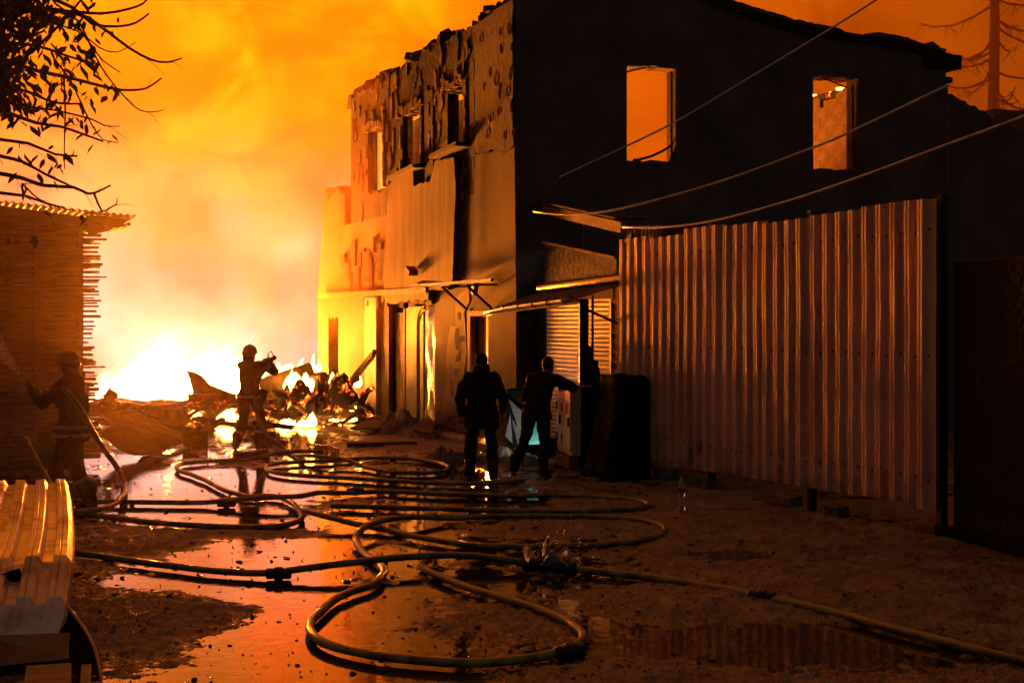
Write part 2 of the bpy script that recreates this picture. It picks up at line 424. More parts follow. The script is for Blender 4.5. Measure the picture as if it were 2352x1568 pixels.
# ================================================================== SETTING
def make_ground():
    # one sheet: dense in the lane the camera looks down, coarse out to the horizon
    inv = np.linspace(1 / 7.0, 1 / 62.0, 430)
    dep = np.concatenate([[-400, -100, -30, -8, 0, 4, 6], 1 / inv, [66, 75, 90, 130, 250, 600, 1500]])
    s = np.concatenate([[-60, -14, -5, -2.2, -1.7], np.linspace(-1.35, 1.35, 620), [1.7, 2.2, 5, 14, 60]])
    D, Sx = np.meshgrid(dep, s, indexing='ij')
    lat = Sx * (np.clip(D, 6, 200) * 0.37 + 0.4)
    X = D * SN + lat * CS; Y = D * CS - lat * SN
    Dc = np.maximum(D, 3.0)
    px = HX + lat / Dc * FPX; py = HY + EYE / Dc * FPX
    wet = np.zeros_like(X)
    def blot(cx, cy, rx, ry, a):
        q = ((px - cx) / rx) ** 2 + ((py - cy) / ry) ** 2
        return a * np.exp(-q)
    for b in ((330, 1085, 140, 22, 1.0), (480, 1120, 210, 30, 1.7), (520, 1180, 190, 18, 0.9), (700, 1036, 60, 14, 1.4),
              (870, 1118, 160, 14, 0.8), (640, 1275, 170, 34, 1.6), (800, 1285, 110, 30, 1.3), (340, 1335, 90, 12, 1.0), (560, 1345, 180, 16, 1.2),
              (700, 1385, 170, 32, 1.2), (600, 1490, 190, 70, 1.1), (880, 1430, 110, 34, 0.7), (1000, 1350, 70, 16, 1.1),
              (1780, 1490, 420, 46, 1.5), (1680, 1272, 150, 20, 1.3), (1120, 1335, 110, 22, 1.2), (1300, 1388, 36, 14, 1.2),
              (1390, 1442, 36, 20, 1.3), (1110, 1150, 110, 14, 1.1), (950, 1222, 120, 14, 1.0), (300, 1145, 80, 12, 0.8), (1230, 1146, 40, 10, 0.9),
              (620, 1000, 200, 10, 0.9), (760, 1090, 140, 10, 0.6), (900, 1560, 200, 20, 0.6)):
        wet += blot(*b)
    for b in ((330, 1245, 190, 26, -1.3), (330, 1420, 200, 55, -1.6), (560, 1228, 170, 9, -1.2), (1130, 1440, 200, 45, -1.0),
              (2000, 1370, 420, 46, -1.1), (1500, 1400, 180, 25, -0.9), (420, 1398, 180, 18, -1.0), (1350, 1560, 240, 30, -1.0), (1260, 1215, 260, 18, -0.9),
              (2100, 1250, 400, 22, -1.0), (980, 1010, 180, 25, -1.0)):
        wet += blot(*b)
    wet = np.clip(wet, -1.6, 0.72 + 0.5 * np.clip((px - 1300) / 200, 0, 1))
    z = 0.000 - 0.040 * wet + 0.060 * fbm(X * 0.7, Y * 0.7, 4, 1) + 0.036 * fbm(X * 2.6, Y * 2.6, 4, 11) + 0.058 * np.maximum(-.12, fbm(X * 9, Y * 9, 4, 21)) + 0.030 * fbm(X * 27, Y * 27, 2, 31) * np.clip((18 - D) / 6, 0, 1)
    z += 0.021 * np.clip((px - 1250) / 300, 0, 1)
    near = np.clip((D - 5) / 1.5, 0, 1) * np.clip((64 - D) / 4, 0, 1) * np.clip((1.6 - np.abs(Sx)) / 0.3, 0, 1)
    z = z * near + 0.02 * (1 - near)
    global GZ
    GZ = (D, Sx, z)
    nr, nc = X.shape
    co = np.stack([X, Y, z], -1).reshape(-1, 3).astype(np.float32)
    i = np.arange(nr - 1)[:, None] * nc + np.arange(nc - 1)[None, :]
    q = np.stack([i, i + 1, i + nc + 1, i + nc], -1).reshape(-1, 4)
    me = bpy.data.meshes.new('ground')
    me.vertices.add(len(co)); me.vertices.foreach_set('co', co.ravel())
    me.loops.add(q.size); me.loops.foreach_set('vertex_index', q.ravel().astype(np.int32))
    me.polygons.add(len(q)); me.polygons.foreach_set('loop_start', np.arange(0, q.size, 4, dtype=np.int32))
    me.polygons.foreach_set('use_smooth', np.ones(len(q), dtype=bool))
    me.update(calc_edges=True)
    bm = bmesh.new(); bm.from_mesh(me)
    if sum(f.normal.z for f in list(bm.faces)[:200]) < 0:
        bmesh.ops.reverse_faces(bm, faces=bm.faces)
    bm.to_mesh(me); bm.free()
    me.materials.append(M['mud'])
    o = bpy.data.objects.new('ground', me); COL.objects.link(o)
    tag(o, 'wet churned mud and gravel of the lane', kind='structure')
    w = MB(); w.add([V(-60, -5, 0), V(60, -5, 0), V(60, 75, 0), V(-60, 75, 0)], [(0, 1, 2, 3)])
    wo = w.build('puddle_water', M['water'], fix=False)
    tag(wo, 'shallow muddy water standing in the hollows of the lane', kind='structure')
make_ground()

# ---------------- walls made of narrow strips so that tops and reveals can be ragged
def strip_wall(us, top, openings, bottom, place, thick, jag=0.0, seed=0):
    """us: sorted stations; openings: (u0,u1,z0,z1); place(u,z,t)->Vector"""
    mb = MB(); r = random.Random(seed)
    us = sorted(set([round(u, 4) for u in us] + [round(u, 4) for o in openings for u in o[:2]]))
    for a, b in zip(us[:-1], us[1:]):
        if b - a < 1e-3: continue
        m = (a + b) / 2
        iv = [(bottom, bottom, top(a), top(b))]
        for (u0, u1, z0, z1) in openings:
            if u0 < m < u1:
                nxt = []
                for (l0, l1, h0, h1) in iv:
                    if z0 >= max(h0, h1) or z1 <= min(l0, l1):
                        nxt.append((l0, l1, h0, h1)); continue
                    j0, j1 = r.uniform(-jag, jag), r.uniform(-jag, jag)
                    if z0 + j0 > l0 + 0.01: nxt.append((l0, l1, z0 + j0, z0 + j0))
                    if z1 + j1 < min(h0, h1) - 0.01: nxt.append((z1 + j1, z1 + j1, h0, h1))
                iv = nxt
        for (l0, l1, h0, h1) in iv:
            mb.hexa([place(a, l0, 0), place(b, l1, 0), place(b, l1, thick), place(a, l0, thick),
                     place(a, h0, 0), place(b, h1, 0), place(b, h1, thick), place(a, h0, thick)])
    return mb
def lerp_profile(pts):
    pts = sorted(pts)
    def f(u):
        if u <= pts[0][0]: return pts[0][1]
        for (a, za), (b, zb) in zip(pts[:-1], pts[1:]):
            if u <= b: return za + (zb - za) * (u - a) / max(b - a, 1e-6)
        return pts[-1][1]
    return f
def yz(px, py, X): p = onX(px, py, X); return p.y, p.z
def xz(px, py, Y): p = onY(px, py, Y); return p.x, p.z
def frange(a, b, s):
    n = max(1, int(round((b - a) / s)))
    return [a + (b - a) * i / n for i in range(n + 1)]

FX = 9.44            # street face of the burnt building
GY = 23.25           # camera-facing gable
bld = thing('burnt_building', (FX + 4, GY + 5, 0), 'burnt out roofless two-storey building with scorched plaster facade and dark gable', 'building')

def rect(px0, px1, py0, py1, X):
    """opening from image corners, measured at its own mid column"""
    ya = yz(px0, (py0 + py1) / 2, X)[0]; yb = yz(px1, (py0 + py1) / 2, X)[0]
    xm = (px0 + px1) / 2
    return (min(ya, yb), max(ya, yb), yz(xm, py1, X)[1], yz(xm, py0, X)[1])

# ---- upper facade
facade_top = lerp_profile([yz(*p, FX) for p in ((802, 225), (815, 222), (827, 213), (837, 200), (853, 197), (865, 184), (881, 176), (894, 173), (906, 165),
        (930, 150), (960, 128), (985, 112), (1000, 100), (1004, 86), (1012, 84), (1018, 92), (1060, 70), (1080, 62), (1105, 48), (1120, 35), (1150, 12), (1170, 0), (1187, -12))])
y_end = yz(806, 300, FX)[0]
W_near = rect(1028, 1072, 202, 345, FX)
W_mid = rect(924, 971, 257, 395, FX)
W_far = rect(845, 884, 298, 441, FX)
zsplit = 4.72
door = rect(1083, 1121, 725, 1003, FX)
shop_y0 = yz(999, 800, FX)[0]; shop_y1 = yz(847, 800, FX)[0]
place_f = lambda u, z, t: V(FX + t, u, z)
us = frange(GY + 0.001, y_end, 0.17)
rj = random.Random(5)
jit = {}
def top_f(u):
    k = round(u, 3)
    if k not in jit: jit[k] = rj.uniform(-0.05, 0.07)
    return facade_top(u) + (jit[k] if u > GY + 0.3 else 0)
mb = strip_wall(us, top_f, [W_near, W_mid, W_far], zsplit, place_f, 0.24, 0.05, 1)
mb.build('upper_facade', M['char_wall'], bld)
# ---- lower facade with the shop front recess and the door
shop = (shop_y0, shop_y1, -1.0, 2.86)
door = (door[0], door[1], -1.0, door[3])
mb = strip_wall(frange(GY + 0.001, y_end + 0.6, 0.2), lambda u: zsplit - 0.002, [shop, door], -0.2, place_f, 0.2, 0.03, 2)
mb.build('lower_facade', M['plain_wall'], bld)
# ---- far ragged end of the wall, half lost in smoke
low_top = lerp_profile([(y_end + 0.6, 5.4), (y_end + 1.2, 5.7), (y_end + 2.2, 5.5), (y_end + 2.6, 5.9), (y_end + 2.9, 4.4), (y_end + 3.3, 3.2)])
mb = strip_wall(frange(y_end + 0.601, y_end + 3.3, 0.15), lambda u: low_top(u) + rj.uniform(-.12, .12), [(y_end + 1.2, y_end + 2.2, -1, 2.4)], -0.2, place_f, 0.42, 0.05, 3)
mb.build('end_wall', M['facade'], bld)
# ---- gable facing the camera
WG1 = None
g_pts = [(FX, 8.03), (11.0, 8.7), (12.4, 8.75)] + [xz(*p, GY) for p in ((1681, 0), (1750, 22), (1826, 45), (1870, 54), (1916, 62), (1950, 74), (1976, 80), (2000, 74), (2016, 72),
        (2040, 76), (2066, 82), (2096, 90), (2126, 102), (2140, 96), (2148, 91), (2158, 107), (2180, 116), (2206, 126))]
gable_top = lerp_profile(g_pts)
xg_end = xz(2173, 190, GY)[0]
def rectY(px0, px1, py0, py1, Y):
    xa = xz(px0, (py0 + py1) / 2, Y)[0]; xb = xz(px1, (py0 + py1) / 2, Y)[0]; xm = (px0 + px1) / 2
    return (xa, xb, xz(xm, py1, Y)[1], xz(xm, py0, Y)[1])
G1 = rectY(1440, 1555, 153, 370, GY)
G2 = rectY(1868, 1972, 178, 390, GY)
mb = strip_wall(frange(FX + 0.425, xg_end, 0.16), lambda u: gable_top(u) + rj.uniform(-.02, .02), [G1, G2], -0.2, lambda u, z, t: V(u, GY + t, z), 0.4, 0.02, 4)
mb.build('gable_wall', M['gable'], bld)
mb = MB(); mb.span((FX, GY - 0.004, -0.2), (FX + 0.424, GY - 0.002 + 0.003, 8.0)); mb.build('corner_quoin', M['gable'], bld)
# eaves stub that pokes out on the right
mb = MB()
e0 = onY(2206, 126, GY); e1 = onY(2201, 160, GY)
mb.span((xg_end - 0.6, GY - 0.05, e1.z), (e0.x, GY + 0.5, e0.z - 0.02)); mb.jitter(0.03, 2)
mb.build('eaves_stub', M['soot'], bld)
mb = MB(); b0 = onY(2190, 184, GY); mb.span((xg_end - 0.3, GY + 0.02, b0.z - 0.05), (b0.x, GY + 0.3, b0.z + 0.06)); mb.build('bracket', M['soot'], bld)
# verge boards left along the gable top
for k in range(6):
    a = 13.2 + k * 0.95; b = a + 0.9
    mb = MB(); mb.beam(V(a, GY - 0.05, gable_top(a) - 0.17), V(b, GY - 0.05, gable_top(b) - 0.17), 0.05, 0.16)
    mb.build('verge_board', M['soot'], bld)
# ---- inner face of the far side wall, laid in courses of blocks
IX = 18.75
wall = MB(); wall.span((IX + 0.03, GY + 0.41, -0.2), (IX + 0.4, GY + 11, 7.1)); side = wall.build('side_wall', M['mortar'], bld)
blk = {}
def block_mesh(L, H, T, key, mat):
    if key not in blk:
        b = MB(); b.box((0, 0, 0), (T, L, H)); b.jitter(0.006, 9, L)
        o = b.build('block', mat); blk[key] = o.data; bpy.data.objects.remove(o)
    return blk[key]
r_ = random.Random(8)
for row in range(11):
    z = 4.9 + row * 0.24
    for k in range(7):
        y = GY + 0.9 + k * 0.62 + (0.31 if row % 2 else 0)
        if row == 10 and r_.random() < 0.3: continue
        share('block', block_mesh(0.61, 0.233, 0.1, 'ib', M['blocks']), (IX + r_.uniform(-.006, .006), y, z), (0, 0, 0), side)
# smouldering timber on the wall head, ember line seen through the second window
hd = thing('smouldering_wall_plate', (IX, GY + 5, 7.44), 'smouldering timber lying on the wall head seen through the right gable window', 'timber')
mb = MB(); mb.beam(V(IX + .05, GY + .6, 7.43), V(IX + .05, GY + 9, 7.43), 0.2, 0.14); mb.jitter(0.05, 3); mb.build('beam', M['ember'], hd)
for k in range(9):
    y = GY + 1.2 + k * 0.8 + r_.uniform(-.2, .2)
    mb = MB(); mb.box((IX - 0.03, y, 7.5), (0.08, 0.08 + 0.14 * r_.random(), 0.03 + .05 * r_.random()), Matrix.Rotation(r_.uniform(-.4, .4), 3, 'X'))
    mb.jitter(.03, 8); mb.build('glowing_end', M['small_flame'], hd)
# corridor wall seen dimly through the facade windows
mb = MB(); mb.span((FX + 1.5, GY + 1.6, 3.7), (FX + 1.7, y_end + 2.5, 7.3)); mb.build('corridor_wall', M['blocks'], bld)
# rear partition inside
mb = strip_wall(frange(FX + 0.6, 16.5, 0.3), lambda u: 3.6 + rj.uniform(-.2, .2), [], -0.2, lambda u, z, t: V(u, GY + 9 + t, z), 0.3, 0, 9)
mb.build('inner_partition', M['blocks'], bld)
mb = strip_wall(frange(GY + 1, GY + 7, 0.3), lambda u: 3.6 + rj.uniform(-.1, .1), [], -0.2, lambda u, z, t: V(12.2 + t, u, z), 0.2, 0, 9)
mb.build('inner_wall', M['slab'], bld)
# loose wires across the gable windows
def wire(a, b, sag=0.05, r=0.016):
    w_ = MB(); w_.tube([a.lerp(b, t) - UP * sag * 4 * t * (1 - t) for t in [i / 6 for i in range(7)]], r, 5); w_.build('hanging_wire', M['black'], bld)
wire(onY(1438, 166, GY + .1), onY(1556, 154, GY + .1), -.05); wire(onY(1543, 165, GY + .12), onY(1543, 365, GY + .12), 0, .022)
wire(onY(1455, 368, GY + .2), onY(1548, 330, GY + .2), .06, .025); wire(onY(1888, 178, GY + .1), onY(1945, 202, GY + .1), 0)
wire(onY(1958, 195, GY + .12), onY(1962, 385, GY + .12), 0, .022)

# ---- facade dressing -------------------------------------------------------
def slab(name, pxs, X, t, mat, jag=0.0, parent=bld, seed=1):
    r = random.Random(seed); pts = []
    n = len(pxs)
    for i in range(n):
        a = onX(*pxs[i], X); b = onX(*pxs[(i + 1) % n], X)
        m = max(1, int((b - a).length / 0.16)) if jag else 1
        for k in range(m):
            p = a.lerp(b, k / m)
            if k and jag: p = p + V(0, r.uniform(-jag, jag), r.uniform(-jag, jag))
            pts.append(p)
    b = MB(); b.prism(pts, V(-t, 0, 0))
    return b.build(name, mat, parent)
slab('plaster_slab', [(905, 430), (917, 402), (962, 390), (963, 428), (1003, 415), (1012, 372), (1056, 362), (1061, 420), (1056, 560), (1054, 640), (1040, 665), (998, 668), (997, 690), (935, 692), (912, 698), (897, 690), (893, 640), (897, 560)],
     FX - 0.02, 0.13, M['slab'], 0.025, seed=4)
slab('plaster_slab', [(1094, 356), (1118, 352), (1140, 346), (1160, 352), (1184, 338), (1187, 640), (1090, 640)], FX - 0.003, 0.02, M['plain_wall'], 0.02, seed=9)
# ragged strip added beside the slab, turned to catch firelight as its bright edge
b = MB(); pts = []
rr = random.Random(12)
for i in range(26):
    t = i / 25
    px = 1074 - 14 * t + rr.uniform(-2, 2); py = 362 + 285 * t
    c = onX(px, py, FX - 0.17); w = 0.055 + 0.03 * rr.random()
    pts.append((c + V(0.0, -w * .3, 0), c + V(-0.05 - .02 * rr.random(), w, 0)))
vs = [p for q in pts for p in q]; fs = [(2 * i, 2 * i + 1, 2 * i + 3, 2 * i + 2) for i in range(25)]
b.add(vs, fs); fl = b.build('lit_edge_strip', M['edge'], bld)
sd = fl.modifiers.new('thick', 'SOLIDIFY'); sd.thickness = 0.02
# thin dark strips laid on the wall face beside the windows
slab('dark_strip', [(977, 213), (996, 206), (998, 428), (980, 430)], FX - 0.004, 0.03, M['soot'], 0.02, seed=3)
slab('dark_strip', [(1081, 150), (1092, 140), (1093, 356), (1082, 360)], FX - 0.004, 0.03, M['soot'], 0.02, seed=5)
# upper insulation sheet with dabs of adhesive, near the corner
slab('insulation_sheet', [(1096, 60), (1120, 44), (1150, 20), (1172, 6), (1184, 0), (1186, 335), (1160, 350), (1142, 343), (1118, 350), (1098, 352)], FX - 0.004, 0.06, M['facade'], 0.03, seed=11)
dab = None
for k, (px, py) in enumerate(((1108, 90), (1125, 95), (1146, 78), (1168, 60), (1132, 125), (1152, 118), (1172, 100), (1108, 140), (1124, 160), (1140, 180), (1164, 150), (1176, 170), (1112, 195), (1130, 215),
        (1150, 205), (1168, 215), (1110, 245), (1128, 262), (1145, 250), (1160, 262), (1176, 240), (1118, 300), (1140, 305), (1158, 312), (1176, 300), (1106, 320))):
    if dab is None:
        d_ = MB(); ring = []
        for i in range(13):
            a = 2 * math.pi * i / 12; ring.append(V(0, 0.075 * math.cos(a), 0.12 * math.sin(a)))
        d_.tube(ring, 0.010, 6, cap=False); o_ = d_.build('adhesive_ring', M['edge'], smooth=True); dab = o_.data; bpy.data.objects.remove(o_)
    if k % 3 == 1: continue
    p = onX(px + rr.uniform(-4, 4), py + rr.uniform(-9, 9), FX - 0.066)
    share('adhesive_ring', dab, p, (rr.uniform(-.5, .5), 0, 0), bld, (1, rr.uniform(.45, 1.2), rr.uniform(.4, 1.2)))
# window surrounds: crumbling reveals, lintels, charred sills
def surround(W, sill, k):
    y0, y1, z0, z1 = W
    b = MB(); r = random.Random(k)
    z = z0 + 0.05
    while z < z1 - 0.05:
        h = r.uniform(.12, .3)
        e = MB(); e.box((FX - 0.03, y0 - r.uniform(.02, .07), z + h / 2), (0.08, r.uniform(.06, .14), h - .008)); e.jitter(.02, 9, z); e.build('reveal_stone', M['edge'], bld)
        if k != 1 and r.random() < .6: e = MB(); e.box((FX - 0.02, y1 + r.uniform(.02, .07), z + h / 2), (0.06, r.uniform(.05, .14), h - .01)); e.jitter(.02, 9, z); e.build('reveal_stone', M['edge'], bld)
        z += h
    b = MB(); yy = y0 - .1
    while yy < y1 + .12:
        w_ = r.uniform(.1, .24); e = MB(); e.box((FX - .03, yy + w_ / 2, z1 + r.uniform(.04, .16)), (.09, w_ - .01, r.uniform(.08, .24))); e.jitter(.03, 9, yy); e.build('lintel_stone', M['edge'], bld); yy += w_
    if sill:
        b = MB(); b.beam(V(FX - .16, y0 - .25, z0 + .02), V(FX - .13, y1 + .3, z0 - .05), .3, .09); b.jitter(.04, 4, k); b.build('sill', M['char'], bld)
surround(W_near, True, 1); surround(W_mid, True, 2); surround(W_far, False, 3)
# charred inner frames
for W in (W_near, W_mid, W_far):
    y0, y1, z0, z1 = W
    b = MB(); ym = y0 + (y1 - y0) * 0.42
    b.span((FX + .10, y1 - .09, z0), (FX + .18, y1 - .01, z1)); b.jitter(.02, 5)
    b.build('window_frame', M['char'], bld)
# ragged islands of plaster that still cling to the upper wall
r_ = random.Random(55)
for k in range(150):
    y = r_.uniform(GY + 2.2, y_end - .3); z = r_.uniform(4.9, facade_top(y) - .15)
    if any(y0 - .3 < y < y1 + .3 and z0 - .4 < z < z1 + .2 for (y0, y1, z0, z1) in (W_near, W_mid, W_far)): continue
    ry, rz = r_.uniform(.04, .15), r_.uniform(.06, .34); nn = 11
    pl = [V(FX - .001, y + math.cos(6.283 * i / nn) * ry * r_.uniform(.4, 1.3), z + math.sin(6.283 * i / nn) * rz * r_.uniform(.4, 1.3)) for i in range(nn)]
    b = MB(); b.prism(pl, V(-r_.uniform(.02, .06), 0, 0)); b.build('plaster_patch', M['edge'] if r_.random() < .7 else M['soot'], bld)
# loose bricks and lumps along the broken wall head
r_ = random.Random(31); head = [0.3, 0.5, 0.7]
lump = []
for k in range(4):
    b = MB(); b.box((0, 0, 0), (.34, .26, .16)); b.jitter(.05, 5, k * 3.1); o_ = b.build('brick', M['char_wall']); lump.append(o_.data); bpy.data.objects.remove(o_)
for k in range(62):
    y = r_.uniform(GY + .5, y_end - .2); q = r_.uniform(.3, 1.05)
    share('brick', lump[k % 4], (FX + r_.uniform(.02, .2), y, facade_top(y) + r_.uniform(-.03, .07)), (r_.uniform(-.7, .7), r_.uniform(-.6, .6), r_.uniform(-.9, .9)), bld, (q, q * r_.uniform(.6, 1.2), q * r_.uniform(.7, 1.4)))
b = MB(); p = onX(808, 232, FX); b.box((FX + .2, p.y + .1, p.z), (.4, .55, .36)); b.jitter(.06, 4); b.build('cornice_stub', M['char_wall'], bld)
# ---- shop front
sx = FX + 0.22
b = MB(); b.span((sx + .06, shop_y0 + .02, -0.1), (sx + .12, shop_y1 - .02, 2.85)); b.build('shop_back_panel', M['slab'], bld)
def sfp(name, p0, p1, z0, z1, xo, t, mat, jag=.0, seed=0):
    y0 = yz(p0, 800, FX)[0]; y1 = yz(p1, 800, FX)[0]; y0, y1 = min(y0, y1), max(y0, y1)
    b = MB(); b.span((xo, y0, z0), (xo + t, y1, z1))
    if jag: b.jitter(jag, 3, seed)
    return b.build(name, mat, bld, bevel=.008)
sfp('pillar', 847, 873, -0.1, 2.85, FX - .10, .2, M['shop_panel'], .01)
sfp('pillar', 873.5, 891, -0.1, 2.85, FX + .02, .1, M['plain_wall'])
sfp('door_leaf', 892, 916, 0.1, 2.5, sx - .05, .04, M['scorched_wood'])
sfp('panel', 917, 958, 0.1, 2.62, sx - .08, .05, M['shop_panel'])
sfp('panel_joint', 914.5, 917.5, 0.1, 2.62, sx - .1, .03, M['rust'])
# arched strip frame with the film behind it
b = MB()
y0 = yz(962, 800, FX)[0]; y1 = yz(996, 800, FX)[0]
for off in (0, .09):
    pts = [V(FX - .03, y0 - off, .15), V(FX - .03, y0 - off, 2.2)] + [V(FX - .03, y0 - off - .5 * (1 - math.cos(a)), 2.2 + (.42 - off) * math.sin(a)) for a in [i * math.pi / 16 for i in range(1, 9)]]
    b.tube(pts, .022, 6)
b.build('arched_frame', M['rust'], bld)
b = MB(); n = 14
vs = []
for i in range(n + 1):
    for j in range(9):
        vs.append(V(FX + .10 + .05 * mnoise.noise(V(i * .4, j * .5, 2)), y0 - .12 - (y0 - y1 - .14) * j / 8, .15 + 2.45 * i / n))
fs = [(i * 9 + j, i * 9 + j + 1, (i + 1) * 9 + j + 1, (i + 1) * 9 + j) for i in range(n) for j in range(8)]
b.add(vs, fs); b.build('plastic_curtain', M['film'], bld, smooth=True)
b = MB(); b.beam(V(FX - .12, shop_y0 + .05, 2.94), V(FX - .12, shop_y1 + 4.2, 2.98), .14, .11); b.jitter(.025, 3); b.build('fascia_pipe', M['rust'], bld)
# ragged hanging edge of the render over the shop front
b = MB(); r_ = random.Random(2); y = shop_y0
while y < shop_y1:
    w = r_.uniform(.12, .4); h = r_.uniform(.1, .45)
    b.box((FX - .05, y + w / 2, 2.95 - h / 2 + .1), (.1, w, h)); y += w * .9
b.jitter(.06, 4); b.build('hanging_render', M['char_wall'], bld)
b = MB(); y = shop_y1 - 3.2
while y < y_end + .5:
    w = r_.uniform(.12, .4); h = r_.uniform(.2, .9)
    b.box((FX - .03, y + w / 2, 3.9 - h / 2 + r_.uniform(-.3, .4)), (.07, w, h)); y += w
b.jitter(.06, 4); b.build('charred_cladding', M['char_wall'], bld)
# peeling pale paint beside the door, with dark bare spots
slab('peeling_paint', [(1048, 690), (1060, 672), (1078, 662), (1080, 692), (1068, 716), (1074, 812), (1060, 898), (1056, 952), (1040, 944), (1028, 970), (1018, 944), (1024, 870), (1030, 782), (1036, 748), (1047, 752)],
     FX - .003, .016, M['peel'], .02, seed=6)
for k, pl in enumerate((((1051, 716), (1059, 718), (1058, 735), (1052, 734)), ((1047, 755), (1053, 752), (1055, 772), (1066, 770), (1068, 783), (1056, 786), (1054, 806), (1047, 800), (1044, 776)),
        ((1050, 812), (1058, 806), (1056, 828), (1046, 832)), ((1043, 848), (1055, 846), (1050, 858), (1049, 865), (1044, 860)), ((1036, 872), (1038, 872), (1039, 905), (1043, 906), (1042, 910), (1036, 908)),
        ((1045, 920), (1050, 915), (1049, 940), (1056, 956), (1036, 958), (1036, 945), (1043, 942)))):
    slab('bare_patch', pl, FX - .02, .006, M['soot'] if k < 3 else M['plain_wall'], .008, seed=k)
# door frame, inner lit room seen through it
y0, y1 = door[0], door[1]
b = MB(); b.span((FX - .03, y1, 0), (FX + .3, y1 + .16, door[3] + .12)); b.span((FX - .03, y0 - .05, door[3]), (FX + .3, y1, door[3] + .1)); b.build('door_frame', M['rust'], bld)
b = MB(); b.span((FX + .1, y1 - .13, 0), (FX + .2, y1 - .02, door[3])); b.jitter(.01, 9); b.build('door_leaf_edge', M['char'], bld)
# awning frame over the door
aw = thing('awning_frame', onX(1074, 712, FX), 'bare metal awning frame with two struts above the facade door', 'awning')
oX = FX - .62
p0, p1 = onX(945, 656, oX), onX(1130, 643, oX)
b = MB(); b.beam(p0, p1, .05, .05); b.build('front_bar', M['dark_metal'], aw)
for (a, c) in (((1015, 659), (1074, 712)), ((1071, 655), (1130, 709))):
    b = MB(); b.beam(onX(*a, oX), onX(*c, FX - .02), .04, .04); b.build('strut', M['dark_metal'], aw)
    b = MB(); q = onX(*a, oX); b.beam(q, V(FX - .02, q.y, q.z + .02), .035, .035); b.build('cross_bar', M['dark_metal'], aw)
b = MB(); q0 = onX(945, 658, oX); q1 = onX(1012, 654, oX)
b.add([q0 + V(-.05, 0, -.03), q1 + V(0, 0, .0), q1 + V(.3, .05, .05), q0 + V(.25, .05, .12)], [(0, 1, 2, 3)])
o = b.build('torn_sheet', M['rust'], aw); sd = o.modifiers.new('t', 'SOLIDIFY'); sd.thickness = .012
b = MB(); b.box(onX(1090, 664, FX - .2), (.09, .14, .2), Matrix.Rotation(.4, 3, 'X')); b.build('floodlight_box', M['steel'], aw)
b = MB(); b.box(onX(945, 622, FX - .3), (.2, .3, .1), Matrix.Rotation(.4, 3, 'X')); b.beam(onX(945, 620, FX - .3), onX(955, 618, FX - .1), .04, .04)
bo = b.build('lamp_bracket', M['rust'], bld)

# ---------------- kiosk between the building and the fence
KX = 9.72
ki = thing('kiosk', (KX + 1, 21.3, 0), 'small kiosk with a roller shutter squeezed between the gable and the metal fence', 'kiosk')
sh0 = onX(1256, 704, KX); sh1 = onX(1403, 704, KX)
shy0, shy1 = sh1.y, sh0.y
b = MB(); b.span((KX + .03, 19.35, -.1), (KX + .2, shy0 - .04, 3.1)); b.build('brick_pier', M['mortar'], ki)
pier = ki.children[-1]
r_ = random.Random(4)
bm_ = MB(); bm_.box((0, 0, 0), (.07, .23, .065)); o_ = bm_.build('brick', M['brick']); brk = o_.data; bpy.data.objects.remove(o_)
for row in range(34):
    y = 19.46 if row % 2 else 19.58
    while y < shy0 - .1:
        share('brick', brk, (KX + .03 + r_.uniform(-.008, .004), y, .1 + row * .078), (0, 0, 0), pier); y += .24
b = MB(); b.span((KX + .03, shy1 + .02, -.1), (KX + .2, GY - .01, 3.0)); b.build('side_panel', M['soot'], ki)
b = MB(); b.span((KX + .02, shy0 - .04, 2.62), (KX + .2, shy1 + .02, 3.1)); b.build('shutter_box', M['plain_wall'], ki)
b = MB(); b.span((KX - .02, shy0 - .05, .1), (KX + .02, shy0 + .02, 2.62)); b.build('shutter_guide', M['shutter'], ki)
sl = MB()
n = 30; z0 = .35
shs = MB()
prof = [(0.0, -.034), (-.014, -.03), (-.02, -.005), (-.02, .012), (-.012, .03), (0.0, .034), (.006, .034), (.006, -.034)]
shs.prism([V(x, 0, z) for x, z in prof], V(0, shy1 - shy0 - .06, 0))
o_ = shs.build('slat', M['shutter']); slm = o_.data; bpy.data.objects.remove(o_)
shu = MB(); shu.span((KX + .012, shy0 + .02, .3), (KX + .03, shy1 - .01, 2.64)); shu = shu.build('shutter', M['shutter'], ki)
for k in range(32):
    share('slat', slm, (KX, shy0 + .03, .36 + k * .071), (0, 0, 0), shu)
# low corrugated cladding above, sloping top edge
b = MB()
ta, tb = onX(1256, 559, KX), onX(1423, 595, KX)
ys = frange(tb.y, ta.y, .05)
vs = []; fs = []
for i, y in enumerate(ys):
    x = KX - .05 + .0012 * (1 if (i // 2) % 2 else -1); t = (y - tb.y) / (ta.y - tb.y)
    vs += [V(x, y, 2.93), V(x, y, tb.z + (ta.z - tb.z) * t)]
fs = [(2 * i, 2 * i + 2, 2 * i + 3, 2 * i + 1) for i in range(len(ys) - 1)]
b.add(vs, fs); b.build('cladding', M['char'], ki)
b = MB(); b.beam(ta + V(-.06, 0, .02), tb + V(-.06, 0, .02), .06, .035); b.build('cladding_trim', M['scorched_wood'], ki)
b = MB(); tl, tr = onX(1250, 481, 9.9), onX(1432, 523, 9.62)
b.beam(tl, tr, .09, .17); b.build('roof_beam', M['wood'], ki, bevel=.008)
b = MB(); b.beam(tl + V(.1, 0, .14), tr + V(.1, 0, .14), .5, .03); b.build('roof_edge', M['soot'], ki)
b = MB(); q = onX(1341, 505, 9.8); b.tube([q, V(q.x, q.y, q.z - .8)], .02, 6); b.build('hanger', M['rust'], ki)
